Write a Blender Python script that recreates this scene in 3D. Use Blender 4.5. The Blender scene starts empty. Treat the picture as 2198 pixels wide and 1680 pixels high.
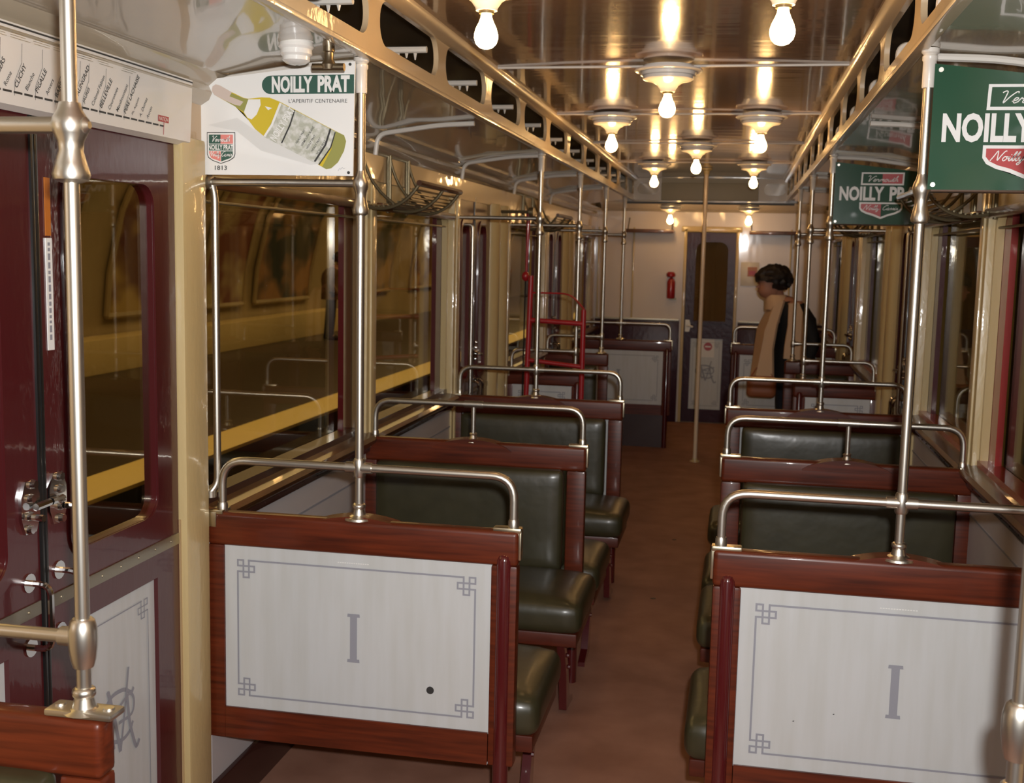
import bpy, bmesh, math, random
from mathutils import Vector, Matrix
random.seed(7)
C = bpy.context.scene.collection
PI = math.pi

# ------------------------------------------------------------------ materials
def mat(name, col, rough=.5, metal=0, coat=0, spec=.5, noise=None, bump=None, emit=None, estr=0, coat_rough=.05):
    m = bpy.data.materials.new(name); m.use_nodes = True
    nt = m.node_tree; b = nt.nodes['Principled BSDF']
    b.inputs['Base Color'].default_value = (*col, 1)
    b.inputs['Roughness'].default_value = rough; b.inputs['Metallic'].default_value = metal
    b.inputs['Coat Weight'].default_value = coat; b.inputs['Coat Roughness'].default_value = coat_rough
    b.inputs['Specular IOR Level'].default_value = spec
    if emit:
        b.inputs['Emission Color'].default_value = (*emit, 1); b.inputs['Emission Strength'].default_value = estr
    tc = None
    def coords(scale):
        nonlocal tc
        if tc is None: tc = nt.nodes.new('ShaderNodeTexCoord')
        mp = nt.nodes.new('ShaderNodeMapping'); mp.inputs['Scale'].default_value = scale
        nt.links.new(tc.outputs['Object'], mp.inputs['Vector']); return mp.outputs['Vector']
    if noise:                                     # (scale xyz, second colour, detail, lo, hi)
        sc, c2, det, lo, hi = noise
        n = nt.nodes.new('ShaderNodeTexNoise'); n.inputs['Scale'].default_value = 1; n.inputs['Detail'].default_value = det
        nt.links.new(coords(sc), n.inputs['Vector'])
        r = nt.nodes.new('ShaderNodeValToRGB'); r.color_ramp.elements[0].position = lo; r.color_ramp.elements[1].position = hi
        r.color_ramp.elements[0].color = (*col, 1); r.color_ramp.elements[1].color = (*c2, 1)
        nt.links.new(n.outputs['Fac'], r.inputs['Fac']); nt.links.new(r.outputs['Color'], b.inputs['Base Color'])
    if bump:                                      # (scale xyz, strength, distance)
        sc, st, di = bump
        n = nt.nodes.new('ShaderNodeTexNoise'); n.inputs['Scale'].default_value = 1; n.inputs['Detail'].default_value = 2
        nt.links.new(coords(sc), n.inputs['Vector'])
        bp = nt.nodes.new('ShaderNodeBump'); bp.inputs['Strength'].default_value = st; bp.inputs['Distance'].default_value = di
        nt.links.new(n.outputs['Fac'], bp.inputs['Height']); nt.links.new(bp.outputs['Normal'], b.inputs['Normal'])
        if coat: nt.links.new(bp.outputs['Normal'], b.inputs['Coat Normal'])
    return m

M = {}
M['cream'] = mat('cream_paint', (.56,.43,.21), .35, coat=.6, bump=((60,60,25), .25, .004))
M['frieze'] = mat('frieze_paint', (.44,.30,.155), .3, coat=.6, bump=((9,5,9), .25, .01))
M['sideceil'] = mat('side_ceiling_enamel', (.40,.34,.25), .22, coat=.8, bump=((6,3,6), .12, .01))
M['ceil'] = mat('ceiling_enamel', (.28,.15,.082), .20, coat=.9, coat_rough=.07, bump=((2.2,7,3), .12, .012), noise=((2,.6,2),(.31,.19,.11),2,.3,.7))
M['beam'] = mat('beam_paint', (.52,.40,.25), .35, coat=.5, bump=((30,30,30), .2, .003))
M['duct'] = mat('duct_grey', (.055,.042,.03), .4, coat=.3)
M['wood'] = mat('mahogany', (.09,.015,.006), .38, coat=.22, spec=.35, noise=((5,5,60),(.05,.010,.005),6,.35,.75), bump=((10,10,80), .05, .002))
M['woodh'] = mat('mahogany_rail', (.125,.021,.006), .38, coat=.22, spec=.35, noise=((4,30,70),(.045,.008,.003),6,.35,.75))
M['bead'] = mat('bead_red', (.075,.007,.008), .2, coat=1)
M['maroon'] = mat('door_maroon', (.065,.007,.009), .3, coat=.55, bump=((40,40,18), .15, .003))
M['purple'] = mat('end_door_paint', (.040,.008,.018), .3, coat=0, spec=.22, bump=((30,30,18), .3, .006))
M['redpaint'] = mat('red_sash_paint', (.32,.02,.016), .35, coat=.6)
M['red'] = mat('bright_red', (.35,.012,.018), .35, coat=.6)
M['panel'] = mat('white_laminate', (.54,.555,.56), .35, coat=.15, noise=((30,30,3),(.50,.51,.50),3,.35,.7))
M['endwall'] = mat('end_wall_enamel', (.66,.57,.50), .28, coat=.7, bump=((6,6,2), .12, .008))
M['grey'] = mat('grey_print', (.27,.275,.315), .5)
M['greypanel'] = mat('grey_laminate', (.50,.46,.46), .4, coat=.2)
M['leather'] = mat('green_leather', (.030,.027,.012), .40, coat=.3, coat_rough=.2, noise=((9,9,9),(.045,.040,.019),3,.3,.7), bump=((14,14,14), .25, .006))
M['nickel'] = mat('worn_nickel', (.70,.67,.60), .34, metal=1, bump=((120,120,30), .05, .001))
M['brass'] = mat('brass', (.62,.55,.40), .3, metal=1)
M['bronze'] = mat('tap_bronze', (.36,.30,.21), .35, metal=1)
M['chrome'] = mat('chrome', (.70,.70,.70), .12, metal=1)
M['alu'] = mat('aluminium', (.42,.38,.30), .4, metal=1)
M['iron'] = mat('rack_iron', (.17,.14,.08), .35, metal=.6)
M['varnish'] = mat('varnished_sill', (.12,.042,.011), .35, coat=.35, noise=((30,3,30),(.05,.018,.006),5,.35,.7))
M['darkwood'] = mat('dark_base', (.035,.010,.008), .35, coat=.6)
M['floor'] = mat('brown_linoleum', (.27,.128,.086), .6, spec=.25, noise=((5,5,5),(.38,.195,.135),10,.32,.72), bump=((40,40,40), .15, .002))
M['white'] = mat('white_enamel', (.82,.82,.80), .2, coat=.6)
M['green'] = mat('green_enamel', (.018,.075,.040), .18, coat=.8, bump=((8,8,8), .05, .004))
M['tgreen'] = mat('teal_print', (.035,.10,.075), .4)
M['pred'] = mat('print_red', (.42,.03,.03), .4)
M['pink'] = mat('print_pink', (.75,.25,.22), .4)
M['porcelain'] = mat('porcelain', (.80,.78,.74), .25, coat=.6)
M['whitepaint'] = mat('white_paint', (.68,.64,.58), .35, coat=.3)
M['black'] = mat('black_rubber', (.008,.008,.008), .35, coat=.3)
M['ink'] = mat('black_ink', (.03,.03,.03), .5)
M['paper'] = mat('map_paper', (.72,.68,.63), .35, coat=.4)
M['bottle'] = mat('bottle_yellow', (.62,.47,.03), .4)
M['bottled'] = mat('bottle_green', (.30,.30,.08), .4)
M['label'] = mat('bottle_label', (.45,.46,.38), .5, noise=((60,1,60),(.66,.66,.62),4,.42,.62))
M['foil'] = mat('bottle_foil', (.60,.50,.44), .4)
M['shadow'] = mat('printed_grey', (.70,.70,.68), .4)
M['yellowtxt'] = mat('etched_yellow', (.45,.33,.05), .5)
M['orange'] = mat('orange_strip', (.45,.14,.02), .4)
M['hair'] = mat('hair', (.012,.007,.006), .6)
M['skin'] = mat('skin', (.42,.20,.13), .55)
M['coat'] = mat('beige_cloth', (.64,.45,.29), .85)
M['jacket'] = mat('black_cloth', (.010,.009,.009), .8)
M['trouser'] = mat('dark_trousers', (.010,.013,.022), .85)
M['bag'] = mat('tan_leather', (.30,.10,.04), .45)
M['browncoat'] = mat('brown_cloth', (.14,.075,.03), .85)
M['tile'] = mat('station_tile', (.40,.31,.18), .35, noise=((.5,.8,.8),(.28,.21,.11),3,.3,.7))
M['platform'] = mat('platform_asphalt', (.030,.016,.008), .45, spec=.4)
M['nosing'] = mat('platform_nosing', (.78,.60,.22), .6)
M['ledge'] = mat('station_ledge', (.58,.44,.20), .5)
M['pit'] = mat('track_pit', (.03,.03,.03), .8)
M['tunnel'] = mat('tunnel_wall', (.035,.022,.014), .7, noise=((1.5,1.5,1.5),(.07,.04,.02),4,.35,.7))
M['cabwall'] = mat('cab_wall', (.25,.14,.06), .5)
M['palepole'] = mat('pale_pole_paint', (.72,.58,.42), .35, coat=.4)
M['bulb'] = mat('lit_bulb', (1,.9,.7), .3, emit=(1.0,.58,.22), estr=66)
M['whiteframe'] = mat('bulk_white', (.60,.54,.46), .4, coat=.4)
M['beige'] = mat('beige_box', (.40,.35,.24), .5)
for i, (c1, c2) in enumerate([((.10,.03,.03),(.40,.28,.10)), ((.02,.03,.025),(.30,.16,.07)), ((.25,.16,.05),(.08,.03,.02)), ((.04,.05,.03),(.38,.24,.10)), ((.16,.05,.03),(.42,.34,.18))]):
    M['poster%d' % i] = mat('poster_print_%d' % i, c1, .5, noise=((.8,.9,1.3), c2, 2, .42, .58))

def glass_mat():
    m = bpy.data.materials.new('window_glass'); m.use_nodes = True
    nt = m.node_tree; nt.nodes.clear()
    o = nt.nodes.new('ShaderNodeOutputMaterial'); mx = nt.nodes.new('ShaderNodeMixShader')
    t = nt.nodes.new('ShaderNodeBsdfTransparent'); t.inputs['Color'].default_value = (.86,.80,.66,1)
    g = nt.nodes.new('ShaderNodeBsdfGlossy'); g.inputs['Roughness'].default_value = .015; g.inputs['Color'].default_value = (1,.97,.9,1)
    lw = nt.nodes.new('ShaderNodeLayerWeight'); lw.inputs['Blend'].default_value = .5
    pw = nt.nodes.new('ShaderNodeMath'); pw.operation = 'POWER'; pw.inputs[1].default_value = 4.5; nt.links.new(lw.outputs['Facing'], pw.inputs[0])
    f = nt.nodes.new('ShaderNodeMath'); f.operation = 'MULTIPLY_ADD'; f.inputs[1].default_value = .36; f.inputs[2].default_value = .05; nt.links.new(pw.outputs[0], f.inputs[0])
    nt.links.new(f.outputs[0], mx.inputs[0]); nt.links.new(t.outputs[0], mx.inputs[1]); nt.links.new(g.outputs[0], mx.inputs[2])
    nt.links.new(mx.outputs[0], o.inputs[0]); return m
M['glass'] = glass_mat()

# ------------------------------------------------------------------ mesh helpers
def nb(): return bmesh.new()
def box(bm, x0, x1, y0, y1, z0, z1, bev=0, seg=2):
    if x0 > x1: x0, x1 = x1, x0
    if y0 > y1: y0, y1 = y1, y0
    if z0 > z1: z0, z1 = z1, z0
    vs = [bm.verts.new((x, y, z)) for x in (x0, x1) for y in (y0, y1) for z in (z0, z1)]
    q = [(0,1,3,2), (4,6,7,5), (0,4,5,1), (2,3,7,6), (0,2,6,4), (1,5,7,3)]
    fs = [bm.faces.new([vs[i] for i in f]) for f in q]
    if bev > 0:
        es = {e for f in fs for e in f.edges}
        bmesh.ops.bevel(bm, geom=list(es), offset=min(bev, .45*min(x1-x0, y1-y0, z1-z0)), segments=seg, affect='EDGES', profile=.6)
def smoothpath(pts, r, n=5):
    """rounds the corners of a polyline with radius r"""
    P = [Vector(p) for p in pts]; out = [P[0]]
    for a, b, c in zip(P, P[1:], P[2:]):
        d1 = (a-b); d2 = (c-b); rr = min(r, d1.length*.49, d2.length*.49)
        s, e = b + d1.normalized()*rr, b + d2.normalized()*rr
        for k in range(n+1):
            t = k/n; out.append((1-t)**2*s + 2*t*(1-t)*b + t*t*e)
    out.append(P[-1]); return out
def tube(bm, pts, r, seg=10, caps=True):
    P = [Vector(p) for p in pts]
    R = r if isinstance(r, (list, tuple)) else [r]*len(P)
    t0 = (P[1]-P[0]).normalized()
    n = t0.orthogonal().normalized(); rings = []
    for i, p in enumerate(P):
        if i == 0: t = t0
        elif i == len(P)-1: t = (P[i]-P[i-1]).normalized()
        else: t = ((P[i+1]-P[i]).normalized() + (P[i]-P[i-1]).normalized()).normalized()
        n = (n - t*n.dot(t)).normalized(); b = t.cross(n)
        rings.append([bm.verts.new(p + R[i]*(math.cos(2*PI*k/seg)*n + math.sin(2*PI*k/seg)*b)) for k in range(seg)])
    for a, b in zip(rings, rings[1:]):
        for k in range(seg): bm.faces.new((a[k], a[(k+1)%seg], b[(k+1)%seg], b[k]))
    if caps:
        bm.faces.new(list(reversed(rings[0]))); bm.faces.new(rings[-1])
def lathe(bm, prof, cx, cy, seg=20, axis='z', cz=0):
    """prof = [(r, h)] along axis from centre"""
    rings = []
    for r, h in prof:
        ring = []
        for k in range(seg):
            a, b = r*math.cos(2*PI*k/seg), r*math.sin(2*PI*k/seg)
            ring.append(bm.verts.new((cx+a, cy+b, h) if axis == 'z' else ((h, cy+a, cz+b) if axis == 'x' else (cx+a, h, cz+b))))
        rings.append(ring)
    for a, b in zip(rings, rings[1:]):
        for k in range(seg): bm.faces.new((a[k], a[(k+1)%seg], b[(k+1)%seg], b[k]))
    bm.faces.new(list(reversed(rings[0]))); bm.faces.new(rings[-1])
def prism(bm, poly, ax, a, b):
    """extrude a 2D polygon along axis ax from a to b; ax x: poly=(y,z), y: (x,z), z: (x,y)"""
    def v(p, h): return {'x': (h, p[0], p[1]), 'y': (p[0], h, p[1]), 'z': (p[0], p[1], h)}[ax]
    A = [bm.verts.new(v(p, a)) for p in poly]; B = [bm.verts.new(v(p, b)) for p in poly]
    n = len(poly)
    for k in range(n): bm.faces.new((A[k], A[(k+1)%n], B[(k+1)%n], B[k]))
    bm.faces.new(list(reversed(A))); bm.faces.new(B)
def rrect(u0, u1, v0, v1, r, n=6, corners=(1,1,1,1)):
    """rounded rectangle points, starting bottom-left going counter-clockwise; n+1 points per corner always"""
    out = []
    for (cx, cy, a0), c in zip([(u0, v0, PI), (u1, v0, 1.5*PI), (u1, v1, 0), (u0, v1, .5*PI)], corners):
        rr = r*c + 1e-5
        ox = cx + (rr if cx == u0 else -rr); oy = cy + (rr if cy == v0 else -rr)
        for k in range(n+1):
            a = a0 + .5*PI*k/n; out.append((ox + rr*math.cos(a), oy + rr*math.sin(a)))
    return out
def ringplate(bm, outer, inner, ax, a, b):
    def v(p, h): return {'x': (h, p[0], p[1]), 'y': (p[0], h, p[1]), 'z': (p[0], p[1], h)}[ax]
    n = len(outer); L = []
    for h in (a, b): L.append(([bm.verts.new(v(p, h)) for p in outer], [bm.verts.new(v(p, h)) for p in inner]))
    (O0, I0), (O1, I1) = L
    for k in range(n):
        j = (k+1) % n
        bm.faces.new((O0[k], I0[k], I0[j], O0[j])); bm.faces.new((O1[k], O1[j], I1[j], I1[k]))
        bm.faces.new((O0[k], O0[j], O1[j], O1[k])); bm.faces.new((I0[k], I1[k], I1[j], I0[j]))
def cushion(bm, c, h, r=.03, bulge=(0,0,0), n=12):
    """rounded box, centre c, half sizes h; bulge = (axis, sign, amount)"""
    g = []
    for k in range(n+1): 
        t = -1 + 2*k/n; g.append(math.copysign(1-(1-abs(t))**1.7, t) if True else t)
    vs = {}
    def V(i, j, k):
        if (i, j, k) not in vs:
            p = Vector((g[i]*h[0], g[j]*h[1], g[k]*h[2])); q = Vector([max(-(h[a]-r), min(h[a]-r, p[a])) for a in range(3)])
            d = p-q
            if d.length > 1e-9: p = q + d.normalized()*r
            ax, sg, am = bulge
            if am and p[ax]*sg > 0:
                o = [a for a in range(3) if a != ax]
                p[ax] += sg*am*(1-(p[o[0]]/h[o[0]])**4)*(1-(p[o[1]]/h[o[1]])**4)
            vs[(i, j, k)] = bm.verts.new(p + Vector(c))
        return vs[(i, j, k)]
    for a in range(n):
        for b in range(n):
            for s in (0, n):
                for f in ([(s,a,b),(s,a+1,b),(s,a+1,b+1),(s,a,b+1)], [(a,s,b),(a,s,b+1),(a+1,s,b+1),(a+1,s,b)], [(a,b,s),(a+1,b,s),(a+1,b+1,s),(a,b+1,s)]):
                    q = [V(*t) for t in (f if s else reversed(f))]
                    bm.faces.new(q)

FLAT = {'monogram','border_line','lettering','signature','numeral','transfer_line','line_bar','edge_line','etched_notice','shield_quarter','shield_outline','small_print'}
def link(name, bm, m, loc, parent=None, smooth=True, ang=40):
    bmesh.ops.recalc_face_normals(bm, faces=bm.faces)
    bmesh.ops.translate(bm, verts=bm.verts, vec=-Vector(loc))
    me = bpy.data.meshes.new(name); bm.to_mesh(me); bm.free()
    me.materials.append(m)
    if smooth and name not in FLAT:
        for p in me.polygons: p.use_smooth = True
        try: me.set_sharp_from_angle(angle=math.radians(ang))
        except Exception: pass
    o = bpy.data.objects.new(name, me); C.objects.link(o)
    if parent is not None: o.parent = parent
    else: o.location = loc
    return o
LOC = {}
def thing(name, label, cat, loc, group=None):
    o = bpy.data.objects.new(name, None); C.objects.link(o); o.location = loc; o.empty_display_size = .05
    LOC[o.name] = Vector(loc)
    o['label'] = label; o['category'] = cat
    if group: o['group'] = group
    return o
def part(name, bm, m, parent, label=None, ang=40):
    p = parent
    while p.parent is not None: p = p.parent
    o = link(name, bm, m, LOC[p.name], parent, ang=ang)
    if label: o['label'] = label
    return o
def solo(name, bm, m, label, cat, loc, group=None, ang=40):
    o = link(name, bm, m, loc, ang=ang); LOC[o.name] = Vector(loc)
    o['label'] = label; o['category'] = cat
    if group: o['group'] = group
    return o
def struct(name, bm=None, m=None, loc=(0,0,0), parent=None, ang=40):
    if bm is None:
        o = bpy.data.objects.new(name, None); C.objects.link(o); o.location = loc
    else:
        o = link(name, bm, m, loc, parent, ang=ang)
    LOC[o.name] = Vector(loc)
    if parent is None: o['kind'] = 'structure'
    return o

# flat art: u,v -> a plane.  F(u, v, d): d = distance towards the viewer
def ribbon(bm, pts, w, F, d=0):
    P = [Vector(p) for p in pts]
    L = []; Rr = []
    for i, p in enumerate(P):
        t = (P[min(i+1, len(P)-1)] - P[max(i-1, 0)])
        if t.length < 1e-9: t = Vector((1, 0))
        t.normalize(); n = Vector((-t.y, t.x))
        L.append(p + n*w/2); Rr.append(p - n*w/2)
    a = [bm.verts.new(F(q.x, q.y, d)) for q in L]; b = [bm.verts.new(F(q.x, q.y, d)) for q in Rr]
    for i in range(len(P)-1): bm.faces.new((a[i], a[i+1], b[i+1], b[i]))
def fpoly(bm, pts, F, d=0):
    f = bm.faces.new([bm.verts.new(F(p[0], p[1], d)) for p in pts])
    return f
def catmull(pts, n=5):
    P = [Vector(p) for p in pts]; P = [2*P[0]-P[1]] + P + [2*P[-1]-P[-2]]; out = []
    for a, b, c, d in zip(P, P[1:], P[2:], P[3:]):
        for k in range(n):
            t = k/n
            out.append(.5*((2*b) + (c-a)*t + (2*a-5*b+4*c-d)*t*t + (3*b-a-3*c+d)*t**3))
    out.append(P[-2]); return out
def seglines(bm, path, w, F, d=0):
    """polyline with square joints (axis aligned)"""
    for p, q in zip(path, path[1:]):
        d += .00011
        x0, x1 = min(p[0], q[0])-w/2, max(p[0], q[0])+w/2; y0, y1 = min(p[1], q[1])-w/2, max(p[1], q[1])+w/2
        fpoly(bm, [(x0,y0),(x1,y0),(x1,y1),(x0,y1)], F, d)
def textmesh(s, u0, u1, v0, v1, F, d=0, bold=0.0, angle=0, shear=0, natural=False, bm=None):
    """lettering stretched to a box (or, natural: height v1-v0 at u0,v0 turned by angle)"""
    cu = bpy.data.curves.new('txt', 'FONT'); cu.body = s; cu.size = 1; cu.offset = bold; cu.shear = shear; cu.resolution_u = 3
    ob = bpy.data.objects.new('txt', cu); C.objects.link(ob)
    dg = bpy.context.evaluated_depsgraph_get(); me = bpy.data.meshes.new_from_object(ob.evaluated_get(dg))
    bpy.data.objects.remove(ob); bpy.data.curves.remove(cu)
    xs = [v.co.x for v in me.vertices]; ys = [v.co.y for v in me.vertices]
    x0, x1, y0, y1 = min(xs), max(xs), min(ys), max(ys)
    if bm is None: bm = nb()
    base = len(bm.verts); vs = []
    for v in me.vertices:
        if natural:
            k = (v1-v0)/(y1-y0); a, b = (v.co.x-x0)*k*(u1 if u1 else 1), (v.co.y-y0)*k
            u, w = u0 + a*math.cos(angle) - b*math.sin(angle), v0 + a*math.sin(angle) + b*math.cos(angle)
        else:
            u = u0 + (v.co.x-x0)/(x1-x0)*(u1-u0); w = v0 + (v.co.y-y0)/(y1-y0)*(v1-v0)
        vs.append(bm.verts.new(F(u, w, d)))
    for p in me.polygons:
        try: bm.faces.new([vs[i] for i in p.vertices])
        except ValueError: pass
    bpy.data.meshes.remove(me)
    return bm
# joined-up hand lettering, x-height 1, strokes per letter with advance
SCR = {
 'V': ([[(-.1,2.0),(.15,2.3),(.45,2.2),(.5,1.2),(.55,0),(1.0,1.2),(1.5,2.1),(1.75,2.2),(1.8,1.9)]], 1.5),
 'N': ([[(-.1,0),(.15,1.0),(.35,2.1),(.5,2.2),(.75,1.0),(.95,.1),(1.2,1.2),(1.5,2.2),(1.75,2.3)]], 1.55),
 'C': ([[(1.2,1.9),(1.1,2.25),(.7,2.2),(.2,1.4),(.1,.6),(.4,0),(.9,.15),(1.3,.7)]], 1.25),
 'e': ([[(0,.3),(.5,.6),(.6,.95),(.3,1.0),(.15,.5),(.35,0),(.8,.3)]], .75),
 'r': ([[(0,.3),(.25,1.05),(.35,.8),(.6,.85),(.55,.2),(.75,.05),(.95,.35)]], .85),
 'm': ([[(0,.3),(.2,1),(.15,0),(.35,.8),(.55,1),(.6,.6),(.55,0),(.75,.8),(.95,1),(1,.6),(1.0,.1),(1.25,.3)]], 1.2),
 'o': ([[(.55,.95),(.25,.95),(.1,.4),(.35,0),(.65,.4),(.6,.95),(.95,.8)]], .85),
 'u': ([[(0,.5),(.15,1),(.15,.3),(.35,0),(.6,.4),(.7,1),(.7,.3),(.85,.05),(1.0,.3)]], .95),
 't': ([[(0,.3),(.35,1.7),(.3,.3),(.45,0),(.7,.3)], [(.05,1.15),(.7,1.2)]], .65),
 'h': ([[(0,.3),(.45,1.9),(.35,2.3),(.2,1.6),(.2,0),(.35,.7),(.6,1),(.7,.5),(.7,.1),(.95,.3)]], .9),
 'i': ([[(0,.4),(.2,1),(.2,.25),(.35,0),(.55,.3)], [(.27,1.4),(.33,1.5)]], .5),
 'l': ([[(0,.3),(.4,1.8),(.35,2.2),(.2,1.6),(.2,.3),(.35,0),(.55,.3)]], .5),
 'y': ([[(0,.5),(.15,1),(.2,.3),(.4,.1),(.65,.6),(.7,1),(.6,-.4),(.35,-.9),(.15,-.6),(.6,0),(.95,.4)]], .9),
 'a': ([[(.6,.9),(.3,1),(.1,.4),(.3,0),(.55,.4),(.65,.95),(.6,.2),(.75,0),(.95,.3)]], .85),
 's': ([[(0,.2),(.35,1.05),(.45,.6),(.4,.1),(.15,.05),(.5,.1),(.75,.35)]], .65),
}
def script(bm, s, u0, u1, v0, xh, F, d, w, slant=.35):
    tot = sum(SCR[c][1] for c in s); k = (u1-u0)/tot; x = 0
    for c in s:
        for st in SCR[c][0]:
            ribbon(bm, [(u0+(p.x+x+slant*p.y*.8)*k, v0+p.y*xh) for p in catmull(st, 4)], w, F, d)
        x += SCR[c][1]

# ------------------------------------------------------------------ camera
YAW, PIT, ROL = .1926, -.1211, .0217
cy, sy = math.cos(YAW), math.sin(YAW)
f = Vector((-sy*math.cos(PIT), cy*math.cos(PIT), math.sin(PIT))); r = Vector((cy, sy, 0)); u = r.cross(f)
c, s = math.cos(ROL), math.sin(ROL); r, u = c*r+s*u, -s*r+c*u
cam = bpy.data.cameras.new('camera'); co = bpy.data.objects.new('camera', cam); C.objects.link(co)
co.matrix_world = Matrix(((r.x, u.x, -f.x, .307), (r.y, u.y, -f.y, 0), (r.z, u.z, -f.z, 1.8), (0,0,0,1)))
cam.sensor_width = 36; cam.sensor_fit = 'HORIZONTAL'; cam.lens = 36*2450.5/2198; cam.clip_start = .02; cam.clip_end = 100
bpy.context.scene.camera = co
cam.dof.use_dof = True; cam.dof.focus_distance = 2.7; cam.dof.aperture_fstop = 8

# ------------------------------------------------------------------ setting
YB, YE = -2.6, 12.5          # rear and far end of the saloon
XW = 1.23
b = nb(); box(b, -1.4, 1.4, YB, YE+.1, -.06, 0); struct('floor', b, M['floor'])
for x, y, k in ((-.13,3.42,1), (-.08,3.05,.8), (.02,3.0,1.1), (-.06,5.9,1.2), (-.02,7.2,1)):
    b = nb(); prism(b, [(x-.012*k,y),(x-.002,y-.006*k),(x+.012*k,y+.002),(x+.004,y+.008*k)], 'z', 0, .003)
    o = link('floor_scrap', b, M['duct'], (x,y,0)); o['label'] = 'tiny dark scrap of litter on the aisle floor'; o['category'] = 'litter'; o['group'] = 'scraps on the floor'; o['kind'] = 'thing'
# central ceiling, very slightly waved sheet
b = nb(); prism(b, [(-.76,2.545),(-.4,2.552),(0,2.556),(.4,2.552),(.76,2.545),(.76,2.62),(-.76,2.62)], 'y', YB, 11.32); struct('ceiling', b, M['ceil'])
b = nb()
for sd in (-1, 1):
    prism(b, [(sd*.735,2.335),(sd*1.0,2.318),(sd*1.17,2.29),(sd*1.26,2.25),(sd*1.26,2.32),(sd*1.0,2.355),(sd*.735,2.36)], 'y', YB, 11.3)
struct('ceiling_side', b, M['sideceil'])
for sd, nm in ((-1,'left'),(1,'right')):
    b = nb()
    for y in (6.0, 7.48, 9.0): prism(b, [(sd*.735,2.328),(sd*1.0,2.309),(sd*1.165,2.281),(sd*1.25,2.24),(sd*1.25,2.27),(sd*1.0,2.33),(sd*.735,2.345)], 'y', y, y+.10)
    struct('trim_rib_'+nm, b, M['sideceil'])
b = nb()   # lower end ceiling beyond the lantern
prism(b, [(11.3,2.32),(11.6,2.335),(12.2,2.33),(12.5,2.27),(12.5,2.6),(11.3,2.6)], 'x', -1.26, 1.26)
struct('ceiling_end', b, M['sideceil'])
b = nb()   # enclosed roof void
for sd in (-1, 1):
    box(b, sd*1.2, sd*1.23, YB, 11.32, 2.30, 2.62); box(b, sd*.74, sd*1.22, YB, 11.32, 2.60, 2.63)
struct('trim_duct', b, M['duct'])
# pierced lantern beams
RIB0, DR = 3.17-.75*8, .75
for sd, nm in ((-1, 'left'), (1, 'right')):
    b = nb(); k = 0
    y = RIB0
    while y < 11.2:
        y1 = min(y+DR, 11.32)
        ringplate(b, rrect(y, y1, 2.335, 2.545, 0), rrect(y+.05, y1-.05, 2.385, 2.512, .062), 'x', sd*.728, sd*.745)
        y += DR
    box(b, sd*.715, sd*.75, RIB0, 11.32, 2.327, 2.342, .004)
    prism(b, [(sd*.728,2.512),(sd*.70,2.520),(sd*.688,2.535),(sd*.688,2.55),(sd*.735,2.55)], 'y', RIB0, 11.32)
    struct('beam_'+nm, b, M['beam'])
# far bulkhead of the lantern with two slots
b = nb()
for x0, x1 in ((-.745,-.46), (.46,.745)):
    ringplate(b, rrect(x0, x1, 2.335, 2.545, 0), rrect(x0+.05, x1-.03, 2.39, 2.50, .054), 'y', 11.28, 11.30)
struct('trim_1', b, M['whiteframe'])
b = nb(); box(b, -.46, .46, 11.245, 11.30, 2.335, 2.50, .008); box(b, -.46, .46, 11.27, 11.30, 2.50, 2.545)
struct('trim_2', b, M['beige'])
b = nb(); box(b, -.8, .8, 11.306, 11.34, 2.3, 2.6); struct('trim_3', b, M['ink'])

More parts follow.
